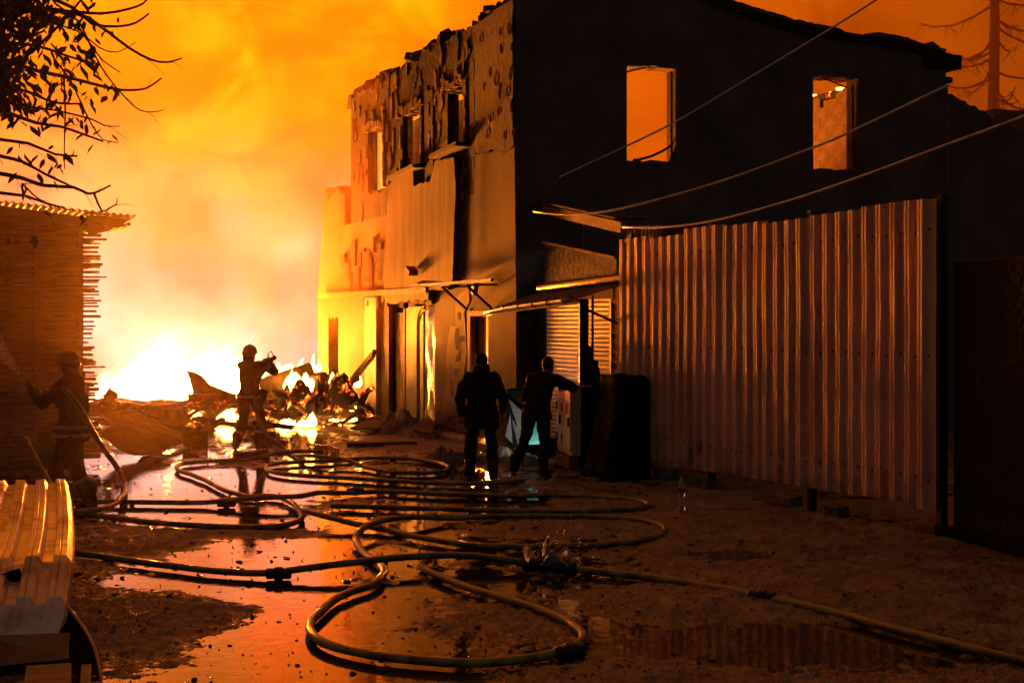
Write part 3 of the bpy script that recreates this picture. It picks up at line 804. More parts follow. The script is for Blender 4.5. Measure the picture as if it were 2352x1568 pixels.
# awning with gutter and posts
ca = thing('shutter_canopy', V(9.2, 20.8, 0), 'lit corrugated canopy with a gutter and posts over the roller shutter', 'canopy')
o0, o1 = V(8.80, 22.5, 2.53), V(9.0, 19.62, 2.66)
i0, i1 = V(KX - .02, 22.6, 2.80), V(KX - .02, 19.4, 2.88)
vs = []; m = 44
for k in range(m + 1):
    t = k / m; dz = .018 * math.sin(k * math.pi * .5)
    vs += [o0.lerp(o1, t) + V(0, 0, dz), i0.lerp(i1, t) + V(0, 0, dz)]
b = MB(); b.add(vs, [(2 * k, 2 * k + 1, 2 * k + 3, 2 * k + 2) for k in range(m)])
o = b.build('roof_sheet', M['rust'], ca); sd = o.modifiers.new('t', 'SOLIDIFY'); sd.thickness = .012
b = MB(); gp = [V(math.cos(a) * .06, 0, math.sin(a) * .06) for a in [math.pi + i * math.pi / 8 for i in range(9)]]
ga, gb = o0 + V(-.06, .35, -.03), o1 + V(-.05, .1, -.02)
n9 = 12; vs = []
for k in range(n9 + 1):
    c = ga.lerp(gb, k / n9) + V(0, 0, -.05 * (1 - k / n9) ** 6)
    vs += [c + g for g in gp]
fs = [(k * 9 + j, k * 9 + j + 1, (k + 1) * 9 + j + 1, (k + 1) * 9 + j) for k in range(n9) for j in range(8)]
b.add(vs, fs); o = b.build('gutter', M['steel'], ca, smooth=True); sd = o.modifiers.new('t', 'SOLIDIFY'); sd.thickness = .008
for k in range(6):
    c = ga.lerp(gb, (k + .5) / 6); b = MB(); b.tube([c + V(-.07, 0, .03)] + [c + g * 1.12 for g in gp] + [c + V(.1, 0, .06)], .012, 5); b.build('gutter_bracket', M['dark_metal'], ca)
b = MB(); b.beam(o0 + V(.03, 0, -.07), o1 + V(.03, 0, -.07), .05, .07); b.build('edge_rail', M['wood'], ca)
b = MB(); b.tube([i0 + V(-.1, 0, .06), i1 + V(-.1, 0, .06)], .05, 8); b.build('top_pipe', M['steel'], ca)
pp = at(1341, 700, 21.6); b = MB(); b.span((pp.x - .055, pp.y - .055, 0), (pp.x + .055, pp.y + .055, 2.62)); b.build('post', M['black'], ca, bevel=.006)
b = MB(); b.beam(V(pp.x - .062, pp.y + .02, .9), V(pp.x - .062, pp.y + .02, 2.6), .014, .03); b.build('post_strip', M['steel'], ca)  # pale strip added for the bright left edge of the post
p2 = at(1361, 700, 21.9); b = MB(); b.tube([V(p2.x, p2.y, 0), V(p2.x, p2.y, 2.68)], .02, 8); b.build('thin_post', M['dark_metal'], ca)
b = MB(); b.beam(at(1350, 712, 21.7), at(1418, 742, 21.6), .04, .04); b.build('brace', M['dark_metal'], ca)

# ---------------- corrugated fence
FEX = 9.60
fy0, fy1 = 11.98, 19.33
fe = thing('corrugated_fence', (FEX, (fy0 + fy1) / 2, 0), 'tall corrugated metal fence catching firelight on its ribs', 'fence')
pitch = 0.2513
ribs = int(round((fy1 - fy0) / pitch))
per = 4
r_ = random.Random(21)
def zline(y, a, c): return a + (c - a) * (y - fy0) / (fy1 - fy0)
k = 0; pi_ = 0
while k < ribs:
    n = min(per, ribs - k)
    y1s = fy1 - k * pitch
    dx = r_.uniform(-.022, .018); tz = r_.uniform(-.045, .04); bz = r_.uniform(-.02, .02)
    prof = []
    for j in range(n):
        y = y1s - j * pitch
        prof += [(0, y - .004), (-.058, y - .020), (-.058, y - .050), (-.052, y - .057), (-.052, y - .067), (-.058, y - .074), (-.058, y - .106), (0, y - .122), (0, y - .18), (-.006, y - .187), (0, y - .194)]
    prof += [(0, y1s - n * pitch - .012)]
    b = MB(); vs = []
    rows = 14
    for i in range(rows):
        t = i / (rows - 1)
        for x, y in prof:
            zb = zline(y, .33, .24) + bz; zt = zline(y, 3.56, 3.50) + tz
            wob = .012 * mnoise.noise(V(y * 1.3, t * 2.2, pi_ * 3.3)) + .010 * mnoise.noise(V(y * 5.1, t * 7, pi_))
            vs.append(V(FEX + dx + x + wob - .002 * (pi_ % 2), y, zb + (zt - zb) * t))
    m = len(prof)
    fs = [(i * m + j, i * m + j + 1, (i + 1) * m + j + 1, (i + 1) * m + j) for i in range(rows - 1) for j in range(m - 1)]
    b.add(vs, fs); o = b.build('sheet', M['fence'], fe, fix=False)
    if pi_ == 0:
        sc_ = MB(); sc_.lathe((0, 0, 0), [(.014, 0), (.014, .008), (.008, .014)], 8, (-1, 0, 0)); so_ = sc_.build('screw', M['dark_metal']); screw_me = so_.data; bpy.data.objects.remove(so_)
    for j in range(n):
        for zz in (.62, 1.92, 3.22):
            yj = y1s - j * pitch - .15
            share('screw', screw_me, (FEX + dx - .002 * (pi_ % 2), yj, zz + r_.uniform(-.02, .02)), (0, 0, 0), o)
    k += n; pi_ += 1
for y in frange(fy0 + .1, fy1 - .1, 2.4):
    b = MB(); b.span((FEX + .06, y - .04, 0), (FEX + .14, y + .04, 3.6)); b.build('post', M['dark_metal'], fe)
for z in (.6, 1.9, 3.2):
    b = MB(); b.span((FEX + .03, fy0, z), (FEX + .058, fy1, z + .05)); b.build('rail', M['dark_metal'], fe)
r_ = random.Random(3)
for k in range(5):
    y = fy0 + .5 + k * 1.4 + r_.uniform(-.4, .4); b = MB(); b.box((FEX + .12, y, .05 + r_.uniform(-.03, .03)), (.2, r_.uniform(.22, .5), .2), Matrix.Rotation(r_.uniform(-.2, .2), 3, 'Z')); b.jitter(.04, 5, k); b.build('footing_block', M['rubble'], fe)
b = MB(); b.beam(V(FEX - .05, fy1 + .02, 3.49), V(FEX - .05, fy1 - 1.0, 3.49), .02, .02); b.build('top_wire', M['dark_metal'], fe)
# upper strip of an older sheet behind the fence's far end
b = MB(); ys = frange(18.3, 19.5, .06); vs = []
for i, y in enumerate(ys):
    vs += [V(FEX + .10 + (.02 if i % 2 else 0), y, 3.3), V(FEX + .10 + (.02 if i % 2 else 0), y, 3.74 - .05 * (19.5 - y))]
b.add(vs, [(2 * i, 2 * i + 1, 2 * i + 3, 2 * i + 2) for i in range(len(ys) - 1)]); b.build('older_sheet', M['rust'], fe, fix=False)

# ---------------- black container closing the yard on the right, annexe behind it
ct = thing('black_container', (11, 9.4, 0), 'unlit dark steel container standing at the right end of the metal fence', 'container')
b = MB(); b.span((FEX + .12, 6.5, .16), (12.2, fy0 - .05, 2.9)); b.build('body', M['soot'], ct, bevel=.02)
b = MB(); b.span((FEX + .02, 6.45, .02), (FEX + .2, fy0 - .04, .16)); b.build('bottom_rail', M['black'], ct)
an = thing('annexe', (22, 24.4, 0), 'low dark annexe with an uneven roof edge right of the gable', 'building')
ap = lerp_profile([xz(*p, 24.2) for p in ((2168, 212), (2180, 216), (2200, 226), (2226, 240), (2250, 250), (2262, 262), (2301, 282), (2330, 296), (2400, 312))] + [(30, 5.4)])
mb = strip_wall(frange(xz(2168, 212, 24.2)[0], 30, .2), lambda u: ap(u) + rj.uniform(-.03, .04), [], -.2, lambda u, z, t: V(u, 24.2 + t, z), 3, 0, 6)
mb.build('wall', M['gable'], an)
b = MB(); c = at(2330, 262, 34); b.span((c.x - .6, c.y, 3), (c.x + 1.2, c.y + .8, c.z + .1)); b.jitter(.05, 3); b.build('chimney', M['brick'], an)
# black yard wall behind the fence so that nothing shines through

# ================================================================== FIRE
def flame(base, w, d, h, seed, mat='flame', lean=(0, 0), sub=3, grp='flames of the main blaze', lab='white hot flame rising from the main blaze'):
    bm = bmesh.new(); bmesh.ops.create_icosphere(bm, subdivisions=sub, radius=1)
    base = Vector(base)
    for v in bm.verts:
        n = v.co.copy(); t = (n.z + 1) / 2
        q = n * 1.3 + V(seed * 3.7, seed * 1.3, -seed)
        tur = mnoise.fractal(q, 0.9, 2.1, 5)
        tur2 = mnoise.fractal(n * 3.6 + V(seed, 0, 9), 0.55, 2.1, 6)
        k = 1 + .5 * tur + .42 * tur2
        taper = 1 - .62 * t ** 1.3
        z = t * (1 + .30 * tur * t + .34 * tur2 * t)
        v.co = V(n.x * w / 2 * k * taper + lean[0] * t * t * h + .22 * w * tur2 * t, n.y * d / 2 * k * taper + lean[1] * t * t * h, z * h - .05)
    me = bpy.data.meshes.new('flame'); bm.to_mesh(me); bm.free()
    me.polygons.foreach_set('use_smooth', [True] * len(me.polygons))
    me.materials.append(M['flame_gas' if mat == 'flame' else mat])
    o = bpy.data.objects.new('flame', me); COL.objects.link(o); o.location = base
    if mat == 'flame':
        cm_ = me.copy(); cm_.materials.clear(); cm_.materials.append(M['flame'])
        for v in cm_.vertices: v.co = V(v.co.x * .62, v.co.y * .62, v.co.z * .74)
        co2 = bpy.data.objects.new('white_core', cm_); COL.objects.link(co2); co2.parent = o
        for v in me.vertices: v.co = V(v.co.x * 1.25, v.co.y * 1.25, v.co.z * 1.1)
    return tag(o, lab, 'flame', grp)
FD = 38.0
def fpos(px, d): p = at(px, HY, d); return V(p.x, p.y, 0)
k = 1
for (px, d, w, dd, ytop) in ((232, 39, .9, 1.2, 868), (262, 40, 1.5, 1.4, 838), (300, 39.5, 1.4, 1.3, 842), (335, 40, 1.3, 1.2, 826), (378, 40.5, 1.9, 1.5, 784),
                             (415, 40, 1.5, 1.2, 832), (455, 42, 1.8, 1.3, 812), (500, 42.5, 1.6, 1.3, 806), (540, 42, 1.6, 1.2, 796), (585, 41, 1.2, 1.1, 822), (350, 38.6, 2.2, 1.2, 872), (255, 38.5, 1.6, 1.1, 880)):
    h = EYE + (HY - ytop) / FPX * d
    flame(fpos(px, d) + V(0, 0, -.1), w, dd, h, k, sub=5 if k in (2, 4, 5, 7, 9) else 4, lean=(.08 * math.sin(k), 0)); k += 1
for (px, d, w, ytop, z) in ((640, 36.5, .9, 846, .1), (668, 36.2, .6, 838, .2), (724, 35.6, .55, 838, .2), (612, 37, .6, 850, .1)):
    h = EYE + (HY - ytop) / FPX * d
    flame(fpos(px, d), w, .6, h, k, mat='small_flame', grp='flames behind the fallen beam', lab='bright flame licking up behind the fallen scorched beam'); k += 1
for (px, py, d, w, h) in ((684, 922, 32.6, .55, .62), (700, 912, 32.8, .5, .5), (662, 892, 33.2, .35, .4), (768, 890, 32.5, .26, .36), (820, 886, 32.6, .22, .34), (655, 978, 31, .5, .18), (700, 985, 31, .5, .22), (715, 975, 31, .3, .3),
                          (515, 965, 31.6, .55, .26), (450, 958, 32, .36, .22), (440, 968, 31.8, .3, .12), (530, 970, 31.2, .3, .16), (765, 968, 31.4, .45, .1), (805, 963, 31.4, .36, .1), (790, 942, 31.8, .4, .1), (812, 936, 31.9, .3, .16), (770, 930, 32, .22, .14), (740, 985, 30.8, .2, .1), (560, 990, 30.6, .4, .1), (545, 982, 30.8, .3, .08)):
    flame(at(px, py, d), w, w * .8, h, k, mat='small_flame', sub=2 if w < .4 else 3, lean=(.25 * math.sin(k * 2.1), 0), grp='small flames in the ember heap', lab='small flame in the glowing rubble heap near the firefighter'); k += 1
# fire inside the ground floor room
flame(V(10.9, GY + 5.2, 0), 1.0, 1.0, 1.7, 77, grp=None, lab='flame burning inside the ground floor room behind the facade door')

# glowing heap under and around the flames
def mound(name, c, rx, ry, h, mat, seed, label, cat, n=44, rough=.35):
    c = Vector(c); vs = []; fs = []
    for i in range(n + 1):
        for j in range(n + 1):
            u = -1 + 2 * i / n; v = -1 + 2 * j / n
            q = max(0, 1 - (u * u + v * v))
            e = mnoise.fractal(V(u * 2.4 + seed, v * 2.4, seed), .8, 2.1, 5)
            vs.append(c + V(u * rx, v * ry, (q ** .8) * h * (1 + rough * 2 * e) + (.12 * h * e if q > 0 else 0) - .06))
    fs = [(i * (n + 1) + j, (i + 1) * (n + 1) + j, (i + 1) * (n + 1) + j + 1, i * (n + 1) + j + 1) for i in range(n) for j in range(n)]
    b = MB(); b.add(vs, fs); o = b.build(name, mat, None, smooth=False, fix=False)
    return tag(o, label, cat)
mound('ember_heap', fpos(740, 32.6), 1.35, 1.3, 1.05, M['ember'], 3.3, 'glowing heap of embers and burnt rubble against the facade', 'ember heap')
mound('ember_bed', fpos(520, 33.0), 2.1, 1.5, .42, M['ember'], 8.1, 'low bed of embers behind the standing firefighter', 'ember bed')
mound('ember_bed', fpos(380, 37.0), 3.4, 2.0, .3, M['ember'], 5.4, 'broad ember bed under the white flames at the left', 'ember bed')
mound('rubble_mound', fpos(640, 35.2), 1.9, 1.3, .6, M['char'], 2.2, 'blackened rubble mound behind the standing firefighter', 'rubble')

r_ = random.Random(17)
def plank(p, L, w, t, rot, mat, label, grp, name='charred_plank', cat='plank', jag=.02):
    b = MB(); b.box((0, 0, 0), (L, w, t)); b.box((L * .3, 0, t * .4), (L * .3, w * .7, t * .5)); b.jitter(jag, 4, p[0] * 3)
    o = b.build(name, mat); o.location = p; o.rotation_euler = rot
    return tag(o, label, cat, grp)
for k in range(34):
    px = r_.uniform(640, 842); f = (px - 640) / 200
    py = r_.uniform(900, 985); d = 32.4 - (py - 900) / 85 * 1.4
    plank(at(px, py, d), r_.uniform(.35, 1.0), r_.uniform(.06, .14), r_.uniform(.04, .09), (r_.uniform(-.3, .3), r_.uniform(-.5, .5), r_.uniform(-1.2, 1.2)),
          M['ember'] if k % 4 == 0 else M['char'], 'charred plank jutting from the glowing heap by the facade', 'charred planks in the glowing heap')
for k in range(18):
    px = r_.uniform(420, 620); py = r_.uniform(950, 992); d = 2.2 * FPX / (py - HY)
    plank(at(px, py - 4, d), r_.uniform(.3, .8), r_.uniform(.06, .14), r_.uniform(.04, .08), (r_.uniform(-.2, .2), r_.uniform(-.25, .25), r_.uniform(-1.2, 1.2)),
          M['char'], 'charred plank scattered on the ground behind the standing firefighter', 'charred planks on the ground')
for k in range(34):
    px = r_.uniform(235, 640); py = r_.uniform(925, 985); d = 2.05 * FPX / (py - HY)
    plank(at(px, py, d), r_.uniform(.5, 1.7), r_.uniform(.05, .16), r_.uniform(.03, .08), (r_.uniform(-.5, .5), r_.uniform(-.55, .35), r_.uniform(-1.5, 1.5)),
          M['scorched_wood'] if k % 3 else M['char'], 'scorched plank sticking out of the wreckage below the white flames', 'scorched planks below the white flames')
# named large pieces of the wreck
b = MB(); D_ = 35.5
b.prism([at(427, 853, D_), at(444, 854, D_), at(462, 864, D_), at(480, 884, D_), at(556, 912, D_), at(560, 928, D_), at(436, 928, D_), at(442, 900, D_), at(434, 872, D_)], V(.06, .16, 0)); b.jitter(.03, 3)
tag(b.build('wall_fragment', M['scorched_wood']), 'scorched boarded wall fragment with a pointed top standing in the blaze', 'wall fragment')
b = MB(); b.prism([at(430, 905, 34.6), at(560, 903, 34.6), at(562, 930, 34.6), at(500, 934, 34.6), at(431, 932, 34.6)], V(.1, .3, 0)); b.jitter(.03, 3)
tag(b.build('scorched_box', M['scorched_wood']), 'low scorched timber box in front of the pointed wall fragment', 'box')
b = MB(); b.beam(at(600, 902, 33.6), at(722, 858, 33.9), .5, .62); b.jitter(.05, 2)
tag(b.build('fallen_beam', M['scorched_wood'], None, bevel=.06), 'thick scorched beam lying slanted above the ember heap', 'beam')
b = MB(); b.tube([at(712, 890, 33.4), at(748, 884, 33.3)], [.36, .33], 12); b.jitter(.04, 3)
tag(b.build('charred_log', M['scorched_wood']), 'charred round log end on top of the ember heap', 'log')
b = MB(); b.beam(at(778, 912, 32.8), at(860, 812, 31.6), .26, .09, up=V(-1, .2, .3)); b.jitter(.03, 3)
tag(b.build('leaning_board', M['scorched_wood']), 'scorched board leaning against the shop front beside the ember heap', 'board')
b = MB(); b.beam(at(752, 905, 33), at(822, 868, 32.4), .14, .1); b.jitter(.03, 3)
tag(b.build('leaning_beam', M['char']), 'charred beam slanting behind the leaning board', 'beam')
b = MB(); b.beam(at(773, 905, 33.2), at(769, 852, 33.3), .16, .12); b.jitter(.04, 4)
tag(b.build('burnt_stump', M['char']), 'short burnt stump standing upright beside the facade', 'stump')
for (px, py, s, lb) in ((372, 962, (.55, .5, .5), 'blackened block left of the ember bed'), (395, 966, (.4, .45, .42), 'smaller blackened block beside the larger one'), (310, 985, (.5, .4, .3), 'square scorched crate at the left debris heap')):
    b = MB(); g = gnd(px, py + 18); b.box(g + V(0, 0, s[2] / 2), s, Matrix.Rotation(.4, 3, 'Z')); b.jitter(.05, 2)
    tag(b.build('scorched_block', M['scorched_wood'], None, bevel=.03), lb, 'block')

# collapsed sheets and boards at the foot of the timber stack
dl = lambda *a: gnd(*a)
def quad_sheet(name, pts, t, mat, label, cat, jag=.04, sub=6, seed=0):
    a, c, d, e = pts; vs = []
    for i in range(sub + 1):
        for j in range(sub + 1):
            u, v = i / sub, j / sub
            p = a.lerp(c, u).lerp(e.lerp(d, u), v)
            q = p * 2.2 + V(seed, seed, 0)
            vs.append(p + V(mnoise.noise(q), mnoise.noise(q + V(9, 0, 0)), mnoise.noise(q + V(0, 9, 0))) * jag)
    n = sub + 1
    b = MB(); b.add(vs, [(i * n + j, (i + 1) * n + j, (i + 1) * n + j + 1, i * n + j + 1) for i in range(sub) for j in range(sub)])
    o = b.build(name, mat, fix=False); sd = o.modifiers.new('t', 'SOLIDIFY'); sd.thickness = t
    return tag(o, label, cat)
quad_sheet('collapsed_hoarding', (at(215, 940, 25), at(260, 925, 26.5), at(440, 1012, 26.5), at(330, 1045, 24.2)), .04, M['scorched_wood'], 'large collapsed wooden hoarding sloping down from the timber stack', 'hoarding')
quad_sheet('collapsed_sheet', (at(225, 985, 24), at(290, 975, 24.6), at(400, 1030, 24.4), at(310, 1052, 23.6)), .02, M['rust'], 'crumpled rusty sheet lying under the collapsed hoarding', 'sheet', .09, 8, 5)
for k, (a, c, w, lb) in enumerate((((232, 942), (262, 896), .22, 'broad burnt board sticking up beside the timber stack'), ((240, 945), (300, 930), .07, 'thin charred lath sticking out of the left debris'),
        ((252, 948), (272, 922), .06, 'thin burnt stake leaning out of the left debris'), ((280, 948), (325, 944), .05, 'charred lath lying on the left debris heap'))):
    b = MB(); b.beam(at(*a, 25.6), at(*c, 25.6), w, .05, up=V(0, -1, .2)); b.jitter(.03, 4, k); tag(b.build('burnt_board', M['char']), lb, 'board')
b = MB(); g = gnd(450, 1028); b.box(g + V(0, 0, .14), (.38, .3, .3), Matrix.Rotation(.3, 3, 'Z')); b.jitter(.06, 3)
tag(b.build('charred_block', M['char'], None, bevel=.02), 'black block on the wet ground left of the firefighter', 'block')
b = MB(); g = gnd(578, 1053); b.box(g + V(0, 0, .06), (.5, .25, .12), Matrix.Rotation(.1, 3, 'Z')); b.jitter(.05, 5)
tag(b.build('charred_lump', M['char'], None, bevel=.02), "low charred lump just in front of the firefighter's boots", 'lump')
# spoil at the foot of the facade
mound('rubble_mound', onX(930, 985, 8.9) * 1.0 - V(0, 0, onX(930, 985, 8.9).z), .85, 2.2, .34, M['rubble'], 6.6, 'sand and rubble spilled along the foot of the shop front', 'rubble')
mound('rubble_mound', gnd(1035, 1060), .55, .8, .22, M['rubble'], 1.6, 'low heap of debris left of the man in the hooded jacket', 'rubble')
mound('rubble_mound', gnd(1160, 1062), .7, .9, .2, M['rubble'], 4.6, 'low heap of debris between the two men', 'rubble')
quad_sheet('fallen_plaster_sheet', (at(805, 985, 29), at(870, 955, 30.5), at(960, 960, 29.5), at(860, 988, 28.6)), .03, M['slab'], 'pale sheet of fallen plaster lying before the shop front', 'sheet', .06, 6, 3)
quad_sheet('fallen_board', (at(945, 988, 27.2), at(985, 960, 28.2), at(1000, 975, 27.6), at(990, 998, 26.8)), .03, M['slab'], 'small pale board tilted against the corner of the shop front', 'board', .04, 4, 8)
b = MB(); b.beam(gnd(800, 1029) + V(0, 0, .05), gnd(955, 1024) + V(0, 0, .05), .16, .08); b.jitter(.03, 2)
tag(b.build('fallen_plank', M['char']), 'long dark plank on the ground below the spilled rubble', 'plank')
b = MB(); a_, c_ = onX(998, 1005, 9.2), onX(1187, 1045, 9.2)
b.span((8.95, c_.y - .1, 0), (FX - .01, a_.y, .12)); tag(b.build('doorstep', M['concrete'], None, bevel=.02), 'concrete step along the wall below the facade door', 'step')

# ================================================================== TIMBER STACK
SY = 23.15
st = thing('timber_stack', (0.8, SY + .6, 0), 'tall dark stack of sawn boards with ragged ends at the left', 'timber stack')
r_ = random.Random(9)
bms = []
for k in range(5):
    b = MB(); b.box((0, 0, 0), (4.2, .22, .033)); b.jitter(.006, 1.1, k * 2.2); o_ = b.build('board', M['board'] if k % 2 else M['scorched_wood']); bms.append(o_.data); bpy.data.objects.remove(o_)
def rag(z):
    if 1.95 < z < 2.02: return -.16
    return .06 * math.sin(z * 2.3) + .02 * math.sin(z * 9)
z = .16; k = 0
while z < 3.86:
    for row, yy in enumerate((SY, SY + .3)):
        e = 2.30 + rag(z) + r_.uniform(-.045, .05) + (.1 if r_.random() < .07 else 0) - row * .12
        share('board', bms[r_.randrange(5)], (e - 2.1, yy + r_.uniform(-.03, .03), z), (r_.uniform(-.05, .05), r_.uniform(-.006, .006), r_.uniform(-.008, .008)), st, (1, r_.uniform(.8, 1.15), r_.uniform(.6, 1.25)))
    z += r_.choice((.041, .045, .05, .06, .07, .078)); k += 1
for x in (-1.3, .1, 1.35, 2.02):
    b = MB(); b.span((x, SY - .05, .1), (x + .07, SY + .45, 3.8)); b.build('sticker', M['board'], st)
b = MB(); b.span((-1.6, SY + .5, 0), (2.1, SY + .56, 3.95)); b.build('backing_board', M['board'], st)
b = MB(); b.span((-1.5, SY - .1, 0), (-1.2, SY + .5, .14)); b.span((1.6, SY - .1, 0), (1.9, SY + .5, .14)); b.build('bearer', M['char'], st)
# sheet roof over the stack
rf = thing('shed_roof', (1, SY, 3.9), 'sloping corrugated roof edge over the timber stack', 'roof')
ra, rb = at(-150, 446, 21.3), at(310, 497, 22.9)
vs = []; m = 110
for k in range(m + 1):
    t = k / m; p = ra.lerp(rb, t); dz = .018 * math.sin(k * math.pi * .5)
    ext = 1.6
    vs += [p + V(0, -.15, dz), p + V(-.25 * t * 0, ext, dz - .02)]
b = MB(); b.add(vs, [(2 * k, 2 * k + 2, 2 * k + 3, 2 * k + 1) for k in range(m)])
o = b.build('sheet', M['rust'], rf, fix=False); sd = o.modifiers.new('t', 'SOLIDIFY'); sd.thickness = .015
b = MB(); q0, q1 = ra + V(0, .1, -.1), V(2.25, ra.y + (rb.y - ra.y) * .75 + .1, rb.z - .12)
b.beam(q0, q1, .06, .14); b.build('rafter', M['board'], rf)
for k in range(7):
    b = MB(); b.beam(V(2.2 + .1 * k, SY + .1, 3.72 + .018 * k), V(2.2 + .1 * k, SY + 1.2, 3.72 + .018 * k), .05, .05)
    b.build('purlin_end', M['board'], rf)
b = MB(); p0 = V(2.15, SY - .14, 3.62); b.prism([p0, p0 + V(.25, 0, .06), rb + V(-.04, .2, -.03), rb + V(-.75, .2, .02), p0 + V(0, 0, .28)], V(0, .05, 0)); b.build('gable_filler', M['board'], rf)

# ================================================================== FIRE HOSES
LAID = []
def hose(pxs, r, mat, label, name='fire_hose', start=None, end=None, lift=True):
    pts = [p if isinstance(p, Vector) else gnd(p[0], p[1], r) for p in pxs]
    for p in pts:
        if p.z < r * 1.01 and True: p.z = max(p.z, r + .012)
    pts = catmull(pts, .07)
    own = []; zs = [p.z for p in pts]
    for i, p in enumerate(pts):
        if lift and p.z < .3:
            for q, qr in LAID:
                if (q.x - p.x) ** 2 + (q.y - p.y) ** 2 < (r + qr + .02) ** 2: zs[i] = max(zs[i], q.z + qr + r)
            for j in range(0, i - 22):
                q = pts[j]
                if (q.x - p.x) ** 2 + (q.y - p.y) ** 2 < (2 * r + .02) ** 2: zs[i] = max(zs[i], zs[j] + 2 * r)
    lf = [zs[i] - p.z for i, p in enumerate(pts)]
    sm = [max([lf[i]] + [lf[k] * (1 - (abs(k - i) / 14) ** 2) for k in range(max(0, i - 13), min(len(lf), i + 14))]) for i in range(len(lf))]
    for _ in range(3):
        sm = [(sm[max(0, i - 1)] + sm[i] + sm[min(len(sm) - 1, i + 1)]) / 3 for i in range(len(sm))]
    for i, p in enumerate(pts):
        p.z += max(sm[i], 0); p.x += .016 * mnoise.noise(p * 2.3); p.y += .016 * mnoise.noise(p * 2.3 + V(7, 0, 0))
    # slight flattening and wobble of a charged canvas hose
    b = MB(); b.tube(pts, [r * (1 + .05 * mnoise.noise(p * 1.7)) for p in pts], 12)
    n12 = len(pts)
    for i in range(n12):
        fl_ = .88 - .10 * max(0, mnoise.noise(pts[i] * 1.1 + V(3, 3, 3)))
        for q in range(12):
            v_ = b.v[i * 12 + q]; v_.z = pts[i].z + (v_.z - pts[i].z) * fl_
    o = b.build(name, mat, None, smooth=True, fix=False)
    LAID.extend((p.copy(), r) for p in pts)
    return tag(o, label, 'hose')
def couple(p, d, r, parent=None):
    b = MB(); d = Vector(d).normalized()
    b.lathe(Vector(p) - d * .11, [(r * 1.05, 0), (r * 1.3, .01), (r * 1.3, .07), (r * 1.6, .08), (r * 1.6, .14), (r * 1.3, .15), (r * 1.3, .21), (r * 1.05, .22)], 14, d)
    return b
FF = gnd(573, 1033)       # the firefighter before the fire
LF = gnd(168, 1172)       # the firefighter at the left
hose([(1205, 1106), (1100, 1112), (1000, 1111), (918, 1107), (808, 1100), (735, 1096), (661, 1091), (622, 1084), (612, 1075), (628, 1067), (690, 1062), (760, 1060), (840, 1054), (940, 1055), (1010, 1065), (1030, 1077), (1000, 1086), (918, 1087), (863, 1079), (800, 1066), (735, 1060), (690, 1050),
      at(655, 1034, 25.0), at(625, 1012, 25.0), at(603, 985, 25.05), at(592, 962, 25.1), at(587, 925, 25.2), at(592, 880, 25.15), at(606, 852, 25.0), at(618, 842, 24.95)], .036, M['hose'], 'hose rising from the ground to the hands of the firefighter before the blaze')
hose([(740, 1059), (661, 1056), (588, 1058), (514, 1059), (459, 1062), (422, 1066), (406, 1073), (414, 1083), (441, 1092), (478, 1107), (514, 1126), (551, 1138), (573, 1143), (606, 1140), (636, 1142), (661, 1151), (680, 1165), (692, 1181), (690, 1193), (672, 1204), (636, 1211), (569, 1213), (496, 1211), (422, 1207), (331, 1200), (275, 1192), (200, 1184), (150, 1180)],
     .037, M['hose'], 'dark hose curling in a wide loop left of centre behind the other hoses')
hose([(160, 1152), (211, 1154), (400, 1156), (550, 1157), (672, 1156), (705, 1151), (735, 1141), (771, 1136), (816, 1133), (863, 1131), (918, 1131), (1000, 1135), (1150, 1140), (1300, 1139), (1400, 1144), (1470, 1152), (1492, 1161), (1468, 1170), (1380, 1175), (1200, 1175), (1000, 1170), (850, 1166), (760, 1163)],
     .037, M['hose'], 'hose lying straight across the lane and ending in a flat oval loop')
hose([(690, 1180), (705, 1190), (735, 1198), (790, 1207), (845, 1212), (890, 1219), (936, 1231), (999, 1242), (1077, 1253), (1140, 1257), (1300, 1257), (1440, 1248), (1510, 1233), (1528, 1216), (1500, 1202), (1400, 1190), (1250, 1187), (1100, 1189), (980, 1197), (911, 1206), (863, 1217), (838, 1227), (821, 1239), (819, 1250), (830, 1267), (852, 1283), (873, 1301), (882, 1317), (871, 1335), (845, 1349), (808, 1361), (771, 1380), (735, 1408), (714, 1434), (714, 1452), (735, 1473), (771, 1490), (827, 1503), (920, 1516), (1046, 1525), (1140, 1523), (1233, 1512), (1296, 1496), (1333, 1478), (1341, 1458), (1314, 1436), (1264, 1411), (1202, 1390), (1140, 1371), (1077, 1352), (1030, 1334), (999, 1321), (975, 1308), (968, 1298), (985, 1288)],
     .036, M['hose_green'], 'olive hose winding into the large round loop in the foreground')
h6 = hose([(120, 1262), (211, 1277), (331, 1294), (478, 1312), (588, 1319), (698, 1319), (808, 1312), (882, 1304), (983, 1297), (1077, 1294), (1140, 1297), (1208, 1301)], .036, M['hose_green'], 'olive hose running from the left to the leaking coupling')
hose([(1318, 1309), (1390, 1317), (1450, 1324), (1564, 1338), (1730, 1369), (1896, 1405), (2000, 1432), (2103, 1460), (2200, 1484), (2300, 1508), (2420, 1538)], .037, M['hose_green'], 'hose running from the leaking coupling to the lower right corner')
hose([(120, 1196), (180, 1191), (230, 1185), (266, 1168), (285, 1146), (287, 1122), (282, 1105)] + [at(270, 1075, 17.3), at(247, 1042, 17.1), at(222, 1004, 16.9), at(200, 968, 16.8), at(180, 935, 16.7), at(160, 905, 16.65), at(140, 889, 16.6)], .034, M['hose'], 'hose looping up to the hands of the firefighter at the left')
hose([at(58, 1003, 15.6), at(75, 1035, 15.4), at(95, 1075, 15.2), at(112, 1108, 15), at(122, 1135, 14.9), at(130, 1180, 14.8), at(120, 1240, 14.6)], .022, M['hose'], 'thin cord hanging in front of the left firefighter behind the bent metal sheet', name='hanging_cord')
